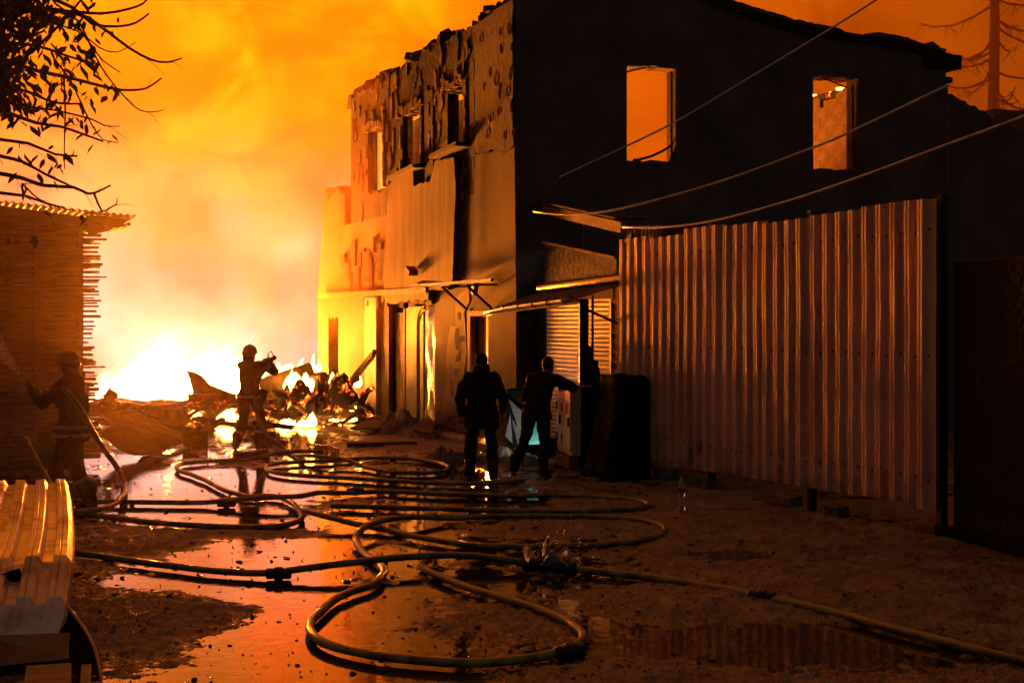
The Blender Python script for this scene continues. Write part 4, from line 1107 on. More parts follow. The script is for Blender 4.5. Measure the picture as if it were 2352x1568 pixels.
# leaking coupling with torn plastic wrapped round it
cp = thing('hose_coupling', gnd(1262, 1305), 'leaking hose coupling wrapped in shiny plastic in the foreground', 'coupling')
ca_, cb_ = gnd(1205, 1301, .04), gnd(1320, 1309, .04); ca_.z = cb_.z = .055; ax = (cb_ - ca_).normalized()
mid = (ca_ + cb_) / 2
b = couple(ca_ + ax * .1, ax, .045); b.build('socket', M['dark_metal'], cp, smooth=False)
b = couple(cb_ - ax * .1, ax, .045); b.build('socket', M['dark_metal'], cp)
b = MB(); b.tube([ca_, cb_], .043, 12); b.build('barrel', M['dark_metal'], cp)
b = MB(); r_ = random.Random(41)
for k in range(9):
    c = mid + ax * r_.uniform(-.2, .22) + V(r_.uniform(-.08, .08), r_.uniform(-.08, .06), .03); a = r_.uniform(0, 6.3); n_ = V(math.cos(a), math.sin(a), r_.uniform(.5, 2)).normalized(); s_ = n_.orthogonal().normalized()
    L = r_.uniform(.1, .26); w = r_.uniform(.05, .12)
    b.add([c, c + s_ * w, c + s_ * w * .6 + n_ * L, c - s_ * w * .5 + n_ * L * .8, c - s_ * w], [(0, 1, 2), (0, 2, 3), (0, 3, 4)])
b.build('torn_film', M['film'], cp)
b = MB(); c = mid + V(-.03, -.06, .02); b.add([c + ax * -.06, c + ax * .2 + V(0, -.04, .0), c + ax * -.03 + V(0, 0, .17), c + ax * .08 + V(0, -.07, .06)], [(0, 3, 2), (0, 1, 3), (1, 2, 3), (0, 2, 1)]); b.build('blue_glint', M['blue'], cp)  # blue shard standing in for a bluish glint on the coupling
b = MB()
for k in range(60):
    a = r_.uniform(0, 6.3); rr_ = abs(r_.gauss(0, .2)); c = mid + V(math.cos(a) * rr_, math.sin(a) * rr_, .05 + abs(r_.gauss(0, .13)))
    dvec = V(r_.uniform(-1, 1), r_.uniform(-1, 1), r_.uniform(.2, 1.6)).normalized() * r_.uniform(.01, .05)
    b.tube([c, c + dvec * .5, c + dvec], [.002, .004, .002], 5)
o = b.build('water_drop', M['bottle'], cp); o['kind'] = 'stuff'
# small valve on the oval hose
b = couple(gnd(816, 1131, .045) + V(0, 0, .02), V(1, -.1, 0), .036); tag(b.build('hose_joint', M['dark_metal']), 'small dark hose joint on the flat oval loop', 'hose joint')

for (px, py, dv, lb) in ((1310, 1498, V(1, .25, 0), 'dark coupling on the right side of the large foreground hose loop'), (520, 1157, V(1, -.4, 0), 'dark coupling on the straight hose left of centre'), (1750, 1373, V(1, -1.2, 0), 'dark coupling on the hose running to the lower right'), (640, 1319, V(1, -.4, 0), 'dark coupling on the olive hose running from the left')):
    g = gnd(px, py, .045) + V(0, 0, .01)
    b = couple(g, dv, .037); tag(b.build('hose_joint', M['dark_metal']), lb, 'hose joint')
# ================================================================== PEOPLE
def ball_chain(mb, chain, n=14):
    """tapered capsule through (p, r) stations"""
    for (p, r), (q, s) in zip(chain[:-1], chain[1:]):
        p = Vector(p); q = Vector(q); d = q - p; L = max(d.length, 1e-4); d /= L
        ref = d.orthogonal().normalized(); bn = d.cross(ref)
        st_ = []
        for i in range(5):
            a = -math.pi / 2 + i * math.pi / 8; st_.append((p + d * r * math.sin(a), max(r * math.cos(a), 1e-3)))
        for i in range(5):
            a = i * math.pi / 8; st_.append((q + d * s * math.sin(a), max(s * math.cos(a), 1e-3)))
        vs = []; fs = []
        for c, rad in st_:
            for k in range(n):
                a = 2 * math.pi * k / n; vs.append(c + (ref * math.cos(a) + bn * math.sin(a)) * rad)
        m = len(st_)
        for i in range(m - 1):
            for k in range(n):
                fs.append((i * n + k, i * n + (k + 1) % n, (i + 1) * n + (k + 1) % n, (i + 1) * n + k))
        fs.append(tuple(range(n - 1, -1, -1))); fs.append(tuple((m - 1) * n + k for k in range(n)))
        mb.add(vs, fs)
def loft(mb, secs, n=18):
    """secs: (centre, right vector, forward vector) ellipses"""
    vs = []; fs = []
    for c, rv, fv in secs:
        for k in range(n):
            a = 2 * math.pi * k / n; vs.append(Vector(c) + rv * math.cos(a) + fv * math.sin(a))
    for i in range(len(secs) - 1):
        for k in range(n):
            fs.append((i * n + k, i * n + (k + 1) % n, (i + 1) * n + (k + 1) % n, (i + 1) * n + k))
    fs.append(tuple(range(n - 1, -1, -1))); fs.append(tuple((len(secs) - 1) * n + k for k in range(n)))
    mb.add(vs, fs)
def fuse(mb, name, mat, parent, voxel=.012, wrinkle=0.0, wscale=9.0, seed=0.0, smooth=2):
    o = mb.build(name, mat, parent)
    md = o.modifiers.new('r', 'REMESH'); md.mode = 'VOXEL'; md.voxel_size = voxel
    ms = o.modifiers.new('s', 'SMOOTH'); ms.iterations = smooth; ms.factor = .5
    dg = bpy.context.evaluated_depsgraph_get()
    me = bpy.data.meshes.new_from_object(o.evaluated_get(dg))
    o.modifiers.clear(); old = o.data; o.data = me; bpy.data.meshes.remove(old); me.name = name
    if wrinkle:
        n = len(me.vertices)
        co = np.empty(n * 3, np.float32); me.vertices.foreach_get('co', co); no = np.empty(n * 3, np.float32); me.vertices.foreach_get('normal', no)
        co = co.reshape(-1, 3); no = no.reshape(-1, 3)
        w = np.array([mnoise.fractal(V(c[0] * wscale + seed, c[1] * wscale, c[2] * wscale * .75), .9, 2, 3) for c in co], np.float32)
        co += no * (w * wrinkle)[:, None]; me.vertices.foreach_set('co', co.ravel()); me.update()
    me.polygons.foreach_set('use_smooth', [True] * len(me.polygons))
    if not me.materials: me.materials.append(mat)
    return o
BASE = dict(head=(0, .03, 1.66), neck=(0, 0, 1.50), chest=(0, 0, 1.30), waist=(0, 0, 1.06), pelvis=(0, 0, .95),
            shL=(-.19, 0, 1.43), elL=(-.27, -.03, 1.15), wrL=(-.25, .08, .92), shR=(.19, 0, 1.43), elR=(.27, -.03, 1.15), wrR=(.25, .08, .92),
            hiL=(-.10, 0, .92), knL=(-.12, .03, .50), anL=(-.13, -.01, .09), hiR=(.10, 0, .92), knR=(.12, .03, .50), anR=(.13, -.01, .09), handL=(0, .02, -1), handR=(0, .02, -1))
def person(loc, yaw, label, group=None, pose=None, scale=1.0, headgear='cap', kit='civil', jacket_hem=.82, bulk=1.0, gaze=0.0, toes=(0.15, -0.15), seed=0.0):
    """yaw 0 faces +Y; positive turns left"""
    t = thing('person', loc, label, 'person', group)
    J = {k: Vector(v) for k, v in BASE.items()}
    if pose: J.update({k: Vector(v) for k, v in pose.items()})
    R = Matrix.Rotation(yaw, 3, 'Z'); L0 = Vector(loc)
    W = lambda p: L0 + R @ (Vector(p) * scale)
    D = lambda p: R @ Vector(p)
    s = scale; w = {k: W(v) for k, v in J.items()}
    head, neck = w['head'], w['neck']
    f = D((math.sin(-gaze), math.cos(gaze), 0)); r = f.cross(UP)
    # ---- body: one continuous surface (head with face, neck, torso, arms, hands, legs)
    b = MB()
    loft(b, [(head + UP * z * s + f * y * s, r * rx * s, f * ry * s) for z, y, rx, ry in ((-.125, .045, .025, .03), (-.115, .035, .05, .06), (-.075, .02, .064, .082), (-.02, .01, .073, .094), (.03, 0, .077, .098), (.075, -.008, .07, .09), (.105, -.012, .045, .06), (.118, -.012, .015, .02))])
    ball_chain(b, [(head + f * .098 * s + UP * .02 * s, .010 * s), (head + f * .118 * s - UP * .025 * s, .016 * s)])     # nose
    ball_chain(b, [(head + f * .092 * s - UP * .068 * s - r * .02 * s, .010 * s), (head + f * .092 * s - UP * .068 * s + r * .02 * s, .010 * s)])   # lips
    for sd_ in (-1, 1):
        ball_chain(b, [(head + r * sd_ * .078 * s + UP * .02 * s, .016 * s), (head + r * sd_ * .076 * s - UP * .03 * s, .012 * s)])   # ears
        ball_chain(b, [(head + r * sd_ * .015 * s + f * .088 * s + UP * .03 * s, .012 * s), (head + r * sd_ * .045 * s + f * .08 * s + UP * .03 * s, .012 * s)])   # brow
    ball_chain(b, [(head - UP * .06 * s - f * .01 * s, .055 * s), (neck, .06 * s)])
    sr = (w['shR'] - w['shL']).normalized(); sf = UP.cross(sr).normalized()
    pr = (w['hiR'] - w['hiL']).normalized(); pf = UP.cross(pr).normalized()
    def torso(mb, g):
        loft(mb, [(neck - UP * .02 * s, sr * (.07 + g) * s, sf * (.06 + g) * s), ((w['shL'] + w['shR']) / 2 + UP * .02 * s, sr * (.17 + g) * s, sf * (.09 + g) * s),
                  (w['chest'], sr * (.175 + g) * s * bulk, sf * (.115 + g) * s * bulk), (w['waist'], pr * (.145 + g) * s * bulk, pf * (.105 + g) * s * bulk), (w['pelvis'], pr * (.165 + g) * s, pf * (.115 + g) * s), ((w['hiL'] + w['hiR']) / 2 - UP * .07 * s, pr * (.15 + g) * s, pf * (.10 + g) * s)])
    torso(b, 0)
    for sd_ in 'LR':
        ball_chain(b, [(w['sh' + sd_], .062 * s), (w['el' + sd_], .045 * s), (w['wr' + sd_], .03 * s)])
        ball_chain(b, [(w['hi' + sd_], .088 * s), (w['kn' + sd_], .058 * s), (w['an' + sd_], .042 * s)])
        # hand: palm, four unequal fingers with a bend, thumb from the side of the palm
        hd_ = D(J['hand' + sd_]).normalized(); side_ = hd_.cross(sf).normalized()
        if side_.length < .1: side_ = sr.copy()
        pl = side_.cross(hd_).normalized(); wr = w['wr' + sd_]
        if pl.dot(pf) < 0: pl = -pl
        loft(b, [(wr, side_ * .03 * s, pl * .02 * s), (wr + hd_ * .05 * s, side_ * .04 * s, pl * .018 * s), (wr + hd_ * .095 * s, side_ * .042 * s, pl * .014 * s)], 12)
        for i, (o_, L_) in enumerate(((-.031, .058), (-.011, .07), (.011, .066), (.031, .05))):
            k0 = wr + hd_ * .088 * s + side_ * o_ * s; k1 = k0 + (hd_ * L_ * .55 + pl * L_ * .15) * s; k2 = k1 + (hd_ * L_ * .35 + pl * L_ * .45) * s
            ball_chain(b, [(k0, .0095 * s), (k1, .0085 * s), (k2, .0075 * s)], 8)
        th = -1 if sd_ == 'R' else 1
        k0 = wr + hd_ * .025 * s + side_ * th * .035 * s; k1 = k0 + (hd_ * .03 + side_ * th * .03 + pl * .012) * s
        ball_chain(b, [(k0, .012 * s), (k1, .0105 * s), (k1 + (hd_ * .03 + pl * .015) * s, .009 * s)], 8)
    fuse(b, 'body', M['skin'], t, .0085, smooth=1)
    cm = M['fire_cloth'] if kit == 'fire' else M['cloth']
    # ---- jacket
    b = MB(); torso(b, .035)
    hem = (w['hiL'] + w['hiR']) / 2; hem = V(hem.x, hem.y, L0.z + jacket_hem * s)
    loft(b, [(w['waist'], pr * .19 * s * bulk, pf * .15 * s * bulk), (w['pelvis'], pr * .215 * s * bulk, pf * .165 * s), (hem, pr * .225 * s * bulk, pf * .175 * s)])
    for sd_ in 'LR':
        ball_chain(b, [(w['sh' + sd_], .094 * s), (w['el' + sd_], .074 * s), (w['wr' + sd_].lerp(w['el' + sd_], .06), .053 * s)])
    ball_chain(b, [(w['shL'] - sr * .0, .09 * s), (neck - UP * .04 * s, .085 * s), (w['shR'], .09 * s)])
    if headgear in ('hood', 'hair'):
        loft(b, [(neck - UP * .04 * s, sr * .12 * s, sf * .11 * s), (neck + UP * .02 * s - sf * .02 * s, sr * .105 * s, sf * .10 * s), (neck + UP * .05 * s - sf * .03 * s, sr * .09 * s, sf * .085 * s)])
    if headgear == 'hood':
        loft(b, [(neck - UP * .02 * s - sf * .03 * s, sr * .14 * s, sf * .12 * s), (neck + UP * .06 * s - sf * .035 * s, sr * .125 * s, sf * .105 * s), (neck + UP * .12 * s - sf * .03 * s, sr * .10 * s, sf * .085 * s)])
    fuse(b, 'jacket', cm, t, .014, .026, 7.0, seed)
    # ---- trousers
    b = MB()
    loft(b, [(w['waist'] - UP * .04 * s, pr * .16 * s, pf * .12 * s), (w['pelvis'], pr * .185 * s, pf * .135 * s), ((w['hiL'] + w['hiR']) / 2 - UP * .08 * s, pr * .165 * s, pf * .115 * s)])
    for sd_ in 'LR':
        m_ = w['kn' + sd_].lerp(w['an' + sd_], .55)
        ball_chain(b, [(w['hi' + sd_], .108 * s), (w['kn' + sd_], .084 * s), (m_, .078 * s), (w['an' + sd_] + UP * .01 * s, .075 * s)])
    fuse(b, 'trousers', cm, t, .014, .022, 8.0, seed + 3)
    # ---- boots
    for sd_, ta in zip('LR', toes):
        b = MB(); a = w['an' + sd_]; fd = D((math.sin(-ta), math.cos(ta), 0)); lift_ = a.z - .09 * s - L0.z
        zb = L0.z + lift_
        sole = V(a.x, a.y, zb)
        ball_chain(b, [(a + UP * .17 * s, .07 * s), (a, .058 * s)])
        sd2 = fd.cross(UP)
        loft(b, [(sole - fd * .075 * s + UP * z * s, sd2 * .03 * s, fd * .01 * s) for z in (.03,)] + [(sole - fd * .06 * s + UP * .05 * s, sd2 * .04 * s, UP * .05 * s), (sole + fd * .03 * s + UP * .055 * s, sd2 * .045 * s, UP * .055 * s), (sole + fd * .12 * s + UP * .042 * s, sd2 * .052 * s, UP * .04 * s), (sole + fd * .19 * s + UP * .032 * s, sd2 * .03 * s, UP * .025 * s)])
        fuse(b, 'boot', M['boot'], t, .011, 0, smooth=2)
    # ---- head gear
    if headgear == 'hair':
        b = MB(); loft(b, [(head + UP * z * s + f * y * s, r * rx * s, f * ry * s) for z, y, rx, ry in ((-.06, -.05, .06, .05), (0, -.03, .085, .08), (.05, -.015, .086, .098), (.095, -.015, .07, .085), (.125, -.012, .03, .04))]); fuse(b, 'hair', M['hair'], t, .01, .006, 30)
    if headgear in ('cap', 'hood'):
        b = MB(); loft(b, [(head + UP * z * s + f * y * s, r * rx * s, f * ry * s) for z, y, rx, ry in ((-.02, -.03, .088, .09), (.03, -.008, .094, .108), (.08, -.008, .086, .10), (.12, -.01, .055, .07), (.135, -.01, .02, .025))])
        if headgear == 'cap': loft(b, [(head + UP * .045 * s + f * .07 * s, r * .075 * s, UP * .016 * s), (head + UP * .035 * s + f * .14 * s, r * .06 * s, UP * .012 * s), (head + UP * .025 * s + f * .175 * s, r * .03 * s, UP * .008 * s)])
        fuse(b, 'cap', M['cloth'], t, .01, .006, 20)
    if headgear == 'helmet':
        b = MB(); loft(b, [(head + UP * z * s + f * y * s, r * rx * s, f * ry * s) for z, y, rx, ry in ((-.035, -.05, .10, .10), (.0, -.02, .115, .135), (.02, 0, .128, .15), (.03, 0, .115, .135), (.09, -.005, .108, .128), (.135, -.008, .08, .098), (.16, -.01, .045, .055), (.168, -.01, .012, .015))])
        hm = fuse(b, 'helmet', M['helmet'], t, .011, 0, smooth=2)
        b = MB(); loft(b, [(head - UP * .03 * s - f * .03 * s, r * .105 * s, f * .10 * s), (head - UP * .10 * s - f * .05 * s, r * .115 * s, f * .085 * s), (neck + UP * .0 * s - f * .04 * s, r * .13 * s, f * .10 * s)]); fuse(b, 'neck_guard', cm, t, .014, .008, 12)
        b = MB(); b.box(head - f * .122 * s - r * .03 * s + UP * .035 * s, (.012, .075 * s, .022), Matrix.Rotation(math.atan2(f.y, f.x), 3, 'Z')); b.build('helmet_sticker', M['reflect'], hm)
    return t, w, R

# reflective band around a limb or the jacket
def band(parent, c, axis, r, h, mat='reflect', frac=1.0, ph=0.0, squash=1.0, fwd=None):
    axis = Vector(axis).normalized(); a_ = axis.orthogonal().normalized() if fwd is None else Vector(fwd).normalized(); c_ = axis.cross(a_)
    n = 20; vs = []
    for k in range(n + 1):
        a = ph + 2 * math.pi * frac * k / n
        for z in (-h / 2, h / 2):
            for rr_ in (r, r + .006): vs.append(Vector(c) + (a_ * math.cos(a) * squash + c_ * math.sin(a)) * rr_ + axis * z)
    fs = []
    for k in range(n):
        o = k * 4; fs += [(o, o + 4, o + 6, o + 2), (o + 1, o + 3, o + 7, o + 5), (o + 2, o + 6, o + 7, o + 3), (o, o + 1, o + 5, o + 4)]
    b = MB(); b.add(vs, fs); return b.build('reflective_band', M[mat], parent)

# firefighter before the blaze: back to the camera, nozzle raised to the right
toR = math.radians(-38)
t1, w1, R1 = person(FF, toR, 'firefighter in helmet silhouetted before the blaze, aiming a raised hose nozzle', pose=dict(
    head=(-.02, .06, 1.66), shL=(-.18, .06, 1.45), elL=(-.10, .34, 1.36), wrL=(.10, .44, 1.53), shR=(.18, -.03, 1.45), elR=(.36, .26, 1.36), wrR=(.20, .42, 1.48), handL=(.6, .6, .2), handR=(-.6, .6, .2),
    hiL=(-.10, 0, .93), knL=(-.13, .02, .50), anL=(-.22, -.08, .09), hiR=(.09, 0, .93), knR=(.12, .20, .52), anR=(.10, .16, .10)), headgear='helmet', kit='fire', jacket_hem=.86, scale=1.03, gaze=-.3, seed=2, toes=(.3, -.5))
nz = thing('hose_nozzle', w1['wrR'], 'hose nozzle held up at shoulder height by the firefighter before the blaze', 'nozzle')
nd = (R1 @ V(.35, .9, .32)).normalized(); c0 = (w1['wrL'] + w1['wrR']) / 2 + V(0, 0, .03)
b = MB(); b.lathe(c0 - nd * .18, [(.03, 0), (.036, .05), (.028, .08), (.028, .2), (.04, .22), (.045, .34), (.036, .36)], 12, nd); b.build('barrel', M['dark_metal'], nz)
b = MB(); u_ = nd.cross(UP).normalized().cross(nd).normalized()
b.tube([c0 + nd * .02 + u_ * .02, c0 + nd * .03 + u_ * .12, c0 + nd * .12 + u_ * .14, c0 + nd * .15 + u_ * .03], .012, 6); b.build('shut_off_handle', M['dark_metal'], nz)
for sd_ in 'LR': band(t1, w1['kn' + sd_].lerp(w1['an' + sd_], .5), w1['kn' + sd_] - w1['an' + sd_], .092, .05)
band(t1, w1['waist'] - UP * .14, UP, .205, .05, fwd=w1['hiR'] - w1['hiL'], squash=1.12)
# air bottle / pouch on the belt
b = MB(); b.box(w1['pelvis'] + (R1 @ V(.24, .02, .0)), (.16, .12, .22), R1 @ Matrix.Rotation(.4, 3, 'Y')); b.build('belt_pouch', M['fire_cloth'], t1, bevel=.03)

# firefighter at the left, profile to the left, holding a nozzle
t2, w2, R2 = person(LF, math.radians(68), 'firefighter with reflective trouser bands standing at the left behind the bent metal sheet', pose=dict(
    head=(0, .07, 1.68), shL=(-.19, .03, 1.45), elL=(-.20, .28, 1.24), wrL=(-.08, .46, 1.38), shR=(.19, .03, 1.45), elR=(.26, .16, 1.19), wrR=(.10, .36, 1.32), handL=(.3, 1, 0), handR=(-.3, 1, 0),
    knL=(-.13, .16, .52), anL=(-.13, .12, .09), knR=(.13, .02, .50), anR=(.14, -.16, .09)), headgear='helmet', kit='fire', jacket_hem=.8, scale=1.05, bulk=1.1, seed=5)
nz2 = thing('hose_nozzle', w2['wrL'], 'hose nozzle with a ring for its greenish highlight held by the left firefighter', 'nozzle')
c2 = (w2['wrL'] + w2['wrR']) / 2 + (R2 @ V(0, .05, .03)); nd2 = (at(-30, 772, 16.2) - c2).normalized()
b = MB(); b.lathe(c2 - nd2 * .2, [(.03, 0), (.036, .05), (.028, .08), (.028, .22), (.04, .25), (.046, .38), (.036, .4)], 12, nd2); b.build('barrel', M['dark_metal'], nz2)
b = MB(); b.lathe(c2 + nd2 * .03, [(.04, 0), (.042, .02), (.04, .05)], 12, nd2); b.build('highlight_ring', M['teal'], nz2)  # teal ring stands in for the greenish highlight on the nozzle
for sd_ in 'LR':
    band(t2, w2['kn' + sd_].lerp(w2['an' + sd_], .42), w2['kn' + sd_] - w2['an' + sd_], .096, .05)
b = MB(); a_, c_ = w2['hiR'].lerp(w2['knR'], .55), w2['knR'].lerp(w2['anR'], .36); out = (R2 @ V(.9, -.35, 0)).normalized() * .098
b.beam(a_ + out, c_ + out * .98, .03, .012, up=out); b.build('reflective_stripe', M['reflect'], t2)
band(t2, w2['waist'] - UP * .10, UP, .225, .04, fwd=w2['hiR'] - w2['hiL'], squash=1.1); band(t2, w2['waist'] - UP * .20, UP, .235, .04, fwd=w2['hiR'] - w2['hiL'], squash=1.1)
# water spray leaving the nozzle: a fan of fine droplets
b = MB(); r_ = random.Random(77); tip = c2 + nd2 * .22
s1 = nd2.cross(UP).normalized(); s2 = s1.cross(nd2)
for k in range(5200):
    L = .12 + 2.4 * r_.random() ** .7; a = r_.uniform(0, 6.283); rad = L * .16 * math.sqrt(r_.random())
    p = tip + nd2 * L + (s1 * math.cos(a) + s2 * math.sin(a)) * rad
    e = (p - tip).normalized(); ln = .015 + .03 * L
    w_ = .0022 + .002 * L
    q = e.orthogonal().normalized() * w_; q2 = e.cross(q).normalized() * w_
    b.add([p, p + e * ln / 2 + q, p + e * ln / 2 - q * .5 + q2, p + e * ln / 2 - q * .5 - q2, p + e * ln], [(0, 1, 2), (0, 2, 3), (0, 3, 1), (4, 2, 1), (4, 3, 2), (4, 1, 3)])
M['spray'] = pm('water spray', (.9, .88, .84), (.85, .82, .78), rough=.3, bump=0, vscale=3)
o = b.build('water_spray', M['spray'], None, fix=False); tag(o, 'fan of water spray leaving the nozzle of the left firefighter', 'water spray', kind='stuff')

# man seen from behind, hooded jacket
P1 = gnd(1106, 1101)
person(P1, math.radians(-18), 'broad man in a dark knee-length jacket seen from behind, arms hanging', pose=dict(
    head=(0, .05, 1.66), elL=(-.31, -.03, 1.16), wrL=(-.29, .04, .93), elR=(.31, -.02, 1.16), wrR=(.30, .10, .95), knL=(-.15, .02, .50), anL=(-.17, -.01, .09), knR=(.14, .02, .5), anR=(.16, -.01, .09)),
    headgear='hood', jacket_hem=.72, bulk=1.12, scale=1.02, seed=1)
# man leaning on the cabinet
P2 = gnd(1232, 1090)
t4, w4, R4 = person(P2, math.radians(-48), 'man in dark clothes leaning his elbow on the electrical cabinet', pose=dict(
    head=(.14, .12, 1.63), neck=(.10, .06, 1.49), chest=(.07, .03, 1.30), waist=(.02, 0, 1.06), shL=(-.09, .06, 1.43), shR=(.29, .03, 1.42), elR=(.47, .28, 1.30), wrR=(.26, .44, 1.34), handR=(-.8, .6, .1),
    elL=(-.16, .0, 1.15), wrL=(-.02, .18, 1.0), knL=(-.17, -.05, .50), anL=(-.30, -.16, .09), knR=(.11, .05, .50), anR=(.10, .02, .09)), headgear='hair', jacket_hem=.84, bulk=1.05, seed=4, toes=(.4, -.2))
# man behind the post, facing left
P3 = at(1356, 1080, 22.0); P3.z = 0
person(P3, math.radians(75), 'man half hidden behind the canopy post, facing left', headgear='hair', jacket_hem=.84, pose=dict(head=(0, .07, 1.64), elL=(-.24, .10, 1.16), wrL=(-.12, .33, 1.16), handL=(.2, 1, 0)), scale=1.08, bulk=1.15, seed=7)

# ================================================================== THINGS BY THE KIOSK
cb = thing('electrical_cabinet', at(1300, 1060, 20.9) * 1.0, 'pale two-door electrical cabinet on bricks beside the leaning man', 'cabinet')
cx0 = at(1268, 900, 21.6); cx1 = at(1340, 900, 20.6)
cX = 9.0
yb = onX(1266, 900, cX).y; ya = onX(1332, 900, cX).y
cb.location = V(cX + .2, (ya + yb) / 2, 0)
b = MB(); b.span((cX, ya, .24), (cX + .26, yb, 1.28)); b.build('body', M['cabinet'], cb, bevel=.008)
b = MB(); b.span((cX - .04, ya - .05, 1.281), (cX + .3, yb + .05, 1.325)); b.build('top_cover', M['steel'], cb)
ym = ya + (yb - ya) * .62
for (y0, y1, z0, z1) in ((ya + .03, ym - .01, .3, 1.06), (ym + .01, yb - .03, .3, 1.06), (ya + .03, yb - .03, 1.08, 1.25)):
    b = MB(); b.span((cX - .018, y0, z0), (cX - .001, y1, z1)); dd = b.build('door', M['cabinet'], cb, bevel=.004)
    if z1 < 1.1:
        for z in (.42, .9):
            b = MB(); b.span((cX - .035, y1 - .05, z), (cX - .0185, y1 - .01, z + .12)); b.build('hinge', M['dark_metal'], dd)
        b = MB(); b.span((cX - .045, y0 + .06, .68), (cX - .0185, y0 + .1, .82)); b.build('handle', M['dark_metal'], dd)
b = MB(); b.span((cX - .022, ya + .08, .86), (cX - .0185, ya + .34, 1.03)); b.build('faded_notice', M['rust'], cb)
r_ = random.Random(5)
for k in range(6):
    b = MB(); b.box((cX + .1, ya + .1 + k * (yb - ya - .2) / 5, .13), (.26, .13, .2), Matrix.Rotation(r_.uniform(-.2, .2), 3, 'Z')); b.jitter(.01, 5); b.build('brick', M['brick'], cb)
cb.rotation_euler.z = -.22
# tarpaulin covered stack in front of the cabinet
b = MB(); secs = []
tc = V(9.32, 18.74, 0)
for (z, rx, ry, ox) in ((0, .36, .56, -.14), (.25, .33, .53, -.10), (.7, .29, .49, -.05), (1.2, .26, .46, 0), (1.42, .25, .45, 0), (1.49, .22, .41, 0), (1.5, .08, .1, 0)):  # flared foot stands in for ground shadow and dark junk beside it
    c = tc + V(ox, 0, z); ring = []
    for k in range(32):
        a = 2 * math.pi * k / 32; e = 5
        q = (abs(math.cos(a)) ** e + abs(math.sin(a)) ** e) ** (-1 / e)
        wv = 1 + (.05 * math.sin(a * 9 + z * 2) * (1 - z / 1.5))
        ring.append(c + V(math.cos(a) * q * rx * wv, math.sin(a) * q * ry * wv, 0))
    secs.append(ring)
vs = [p for s_ in secs for p in s_]; fs = [(i * 32 + k, i * 32 + (k + 1) % 32, (i + 1) * 32 + (k + 1) % 32, (i + 1) * 32 + k) for i in range(len(secs) - 1) for k in range(32)] + [tuple((len(secs) - 1) * 32 + k for k in range(32))]
b.add(vs, fs); b.jitter(.03, 4)
tag(b.build('covered_stack', M['tarp'], None, smooth=True), 'waist-high stack under a black tarpaulin at the near end of the kiosk', 'covered stack')
# plastic-wrapped bundle and teal sheet behind the men, lit by a work lamp
bu = thing('wrapped_bundle', gnd(1185, 1045), 'dark plastic-wrapped bundle standing behind the two men', 'bundle')
b = MB(); D0 = 23.2
b.prism([at(1163, 895, D0), at(1212, 889, D0), at(1218, 1000, D0), at(1205, 1028, D0), at(1160, 1026, D0)], V(.2, .35, 0)); b.jitter(.05, 3); b.build('wrapped_load', M['tarp'], bu, bevel=.03)
b = MB(); r_ = random.Random(6)
for (pa, pb, pc) in (((1168, 915), (1215, 960), (1200, 1015)), ((1175, 960), (1208, 1010), (1190, 1025)), ((1200, 900), (1214, 990), (1222, 940)), ((1160, 1000), (1172, 950), (1178, 1020))):
    b.add([at(*pa, D0 - .12), at(*pb, D0 - .2), at(*pc, D0 - .1)], [(0, 1, 2)])
b.build('plastic_wrap', M['film'], bu)
quad_sheet('teal_sheet', (at(1205, 1022, 22.9), at(1256, 1022, 22.6), at(1256, 948, 23.2), at(1205, 952, 23.4)), .01, M['teal'], 'teal plastic sheet between the two men lit by a work lamp', 'sheet', .05, 8, 2)
wk = thing('work_lamp', gnd(1196, 1040) + V(0, 0, 0), 'small lit work lamp on the ground behind the leaning man', 'lamp')
lp = at(1201, 1014, 22.3)
b = MB(); b.box(lp, (.09, .05, .07)); b.build('housing', M['dark_metal'], wk)
b = MB(); b.beam(V(lp.x, lp.y, 0), lp, .02, .02); b.build('stand', M['dark_metal'], wk)
M['lamp_glass'] = emitter('lamp glass', (.75, 1.0, .9), 6.0)
b = MB(); b.box(lp + V(.01, .03, 0), (.07, .006, .05)); b.build('lens', M['lamp_glass'], wk)
ld = bpy.data.lights.new('work_lamp_light', 'SPOT'); ld.energy = 16; ld.color = (1.0, 1.0, .92); ld.spot_size = 2.4; ld.spot_blend = .6; ld.shadow_soft_size = .03
lo = bpy.data.objects.new('lamp_light', ld); COL.objects.link(lo); lo.parent = wk; lo.location = lp + V(.02, .06, .02) - wk.location
lo.rotation_euler = V(.25, .6, .25).to_track_quat('-Z', 'Y').to_euler()
# bottle standing by the fence
bt = gnd(1566, 1180)
bo = thing('plastic_bottle', bt, 'clear plastic bottle standing on the ground near the metal fence', 'bottle')
b = MB(); b.lathe(bt + V(0, 0, .01), [(.03, 0), (.044, .012), (.045, .12), (.037, .16), (.037, .19), (.046, .24), (.046, .3), (.03, .36), (.015, .40), (.015, .42)], 18); b.build('bottle_body', M['bottle'], bo, smooth=True)
b = MB(); b.lathe(bt + V(0, 0, .431), [(.018, 0), (.018, .022)], 12); b.build('cap', M['blue'], bo)
b = MB(); b.lathe(bt + V(0, 0, .255), [(.0475, 0), (.0475, .045)], 18); b.build('paper_band', M['slab'], bo)

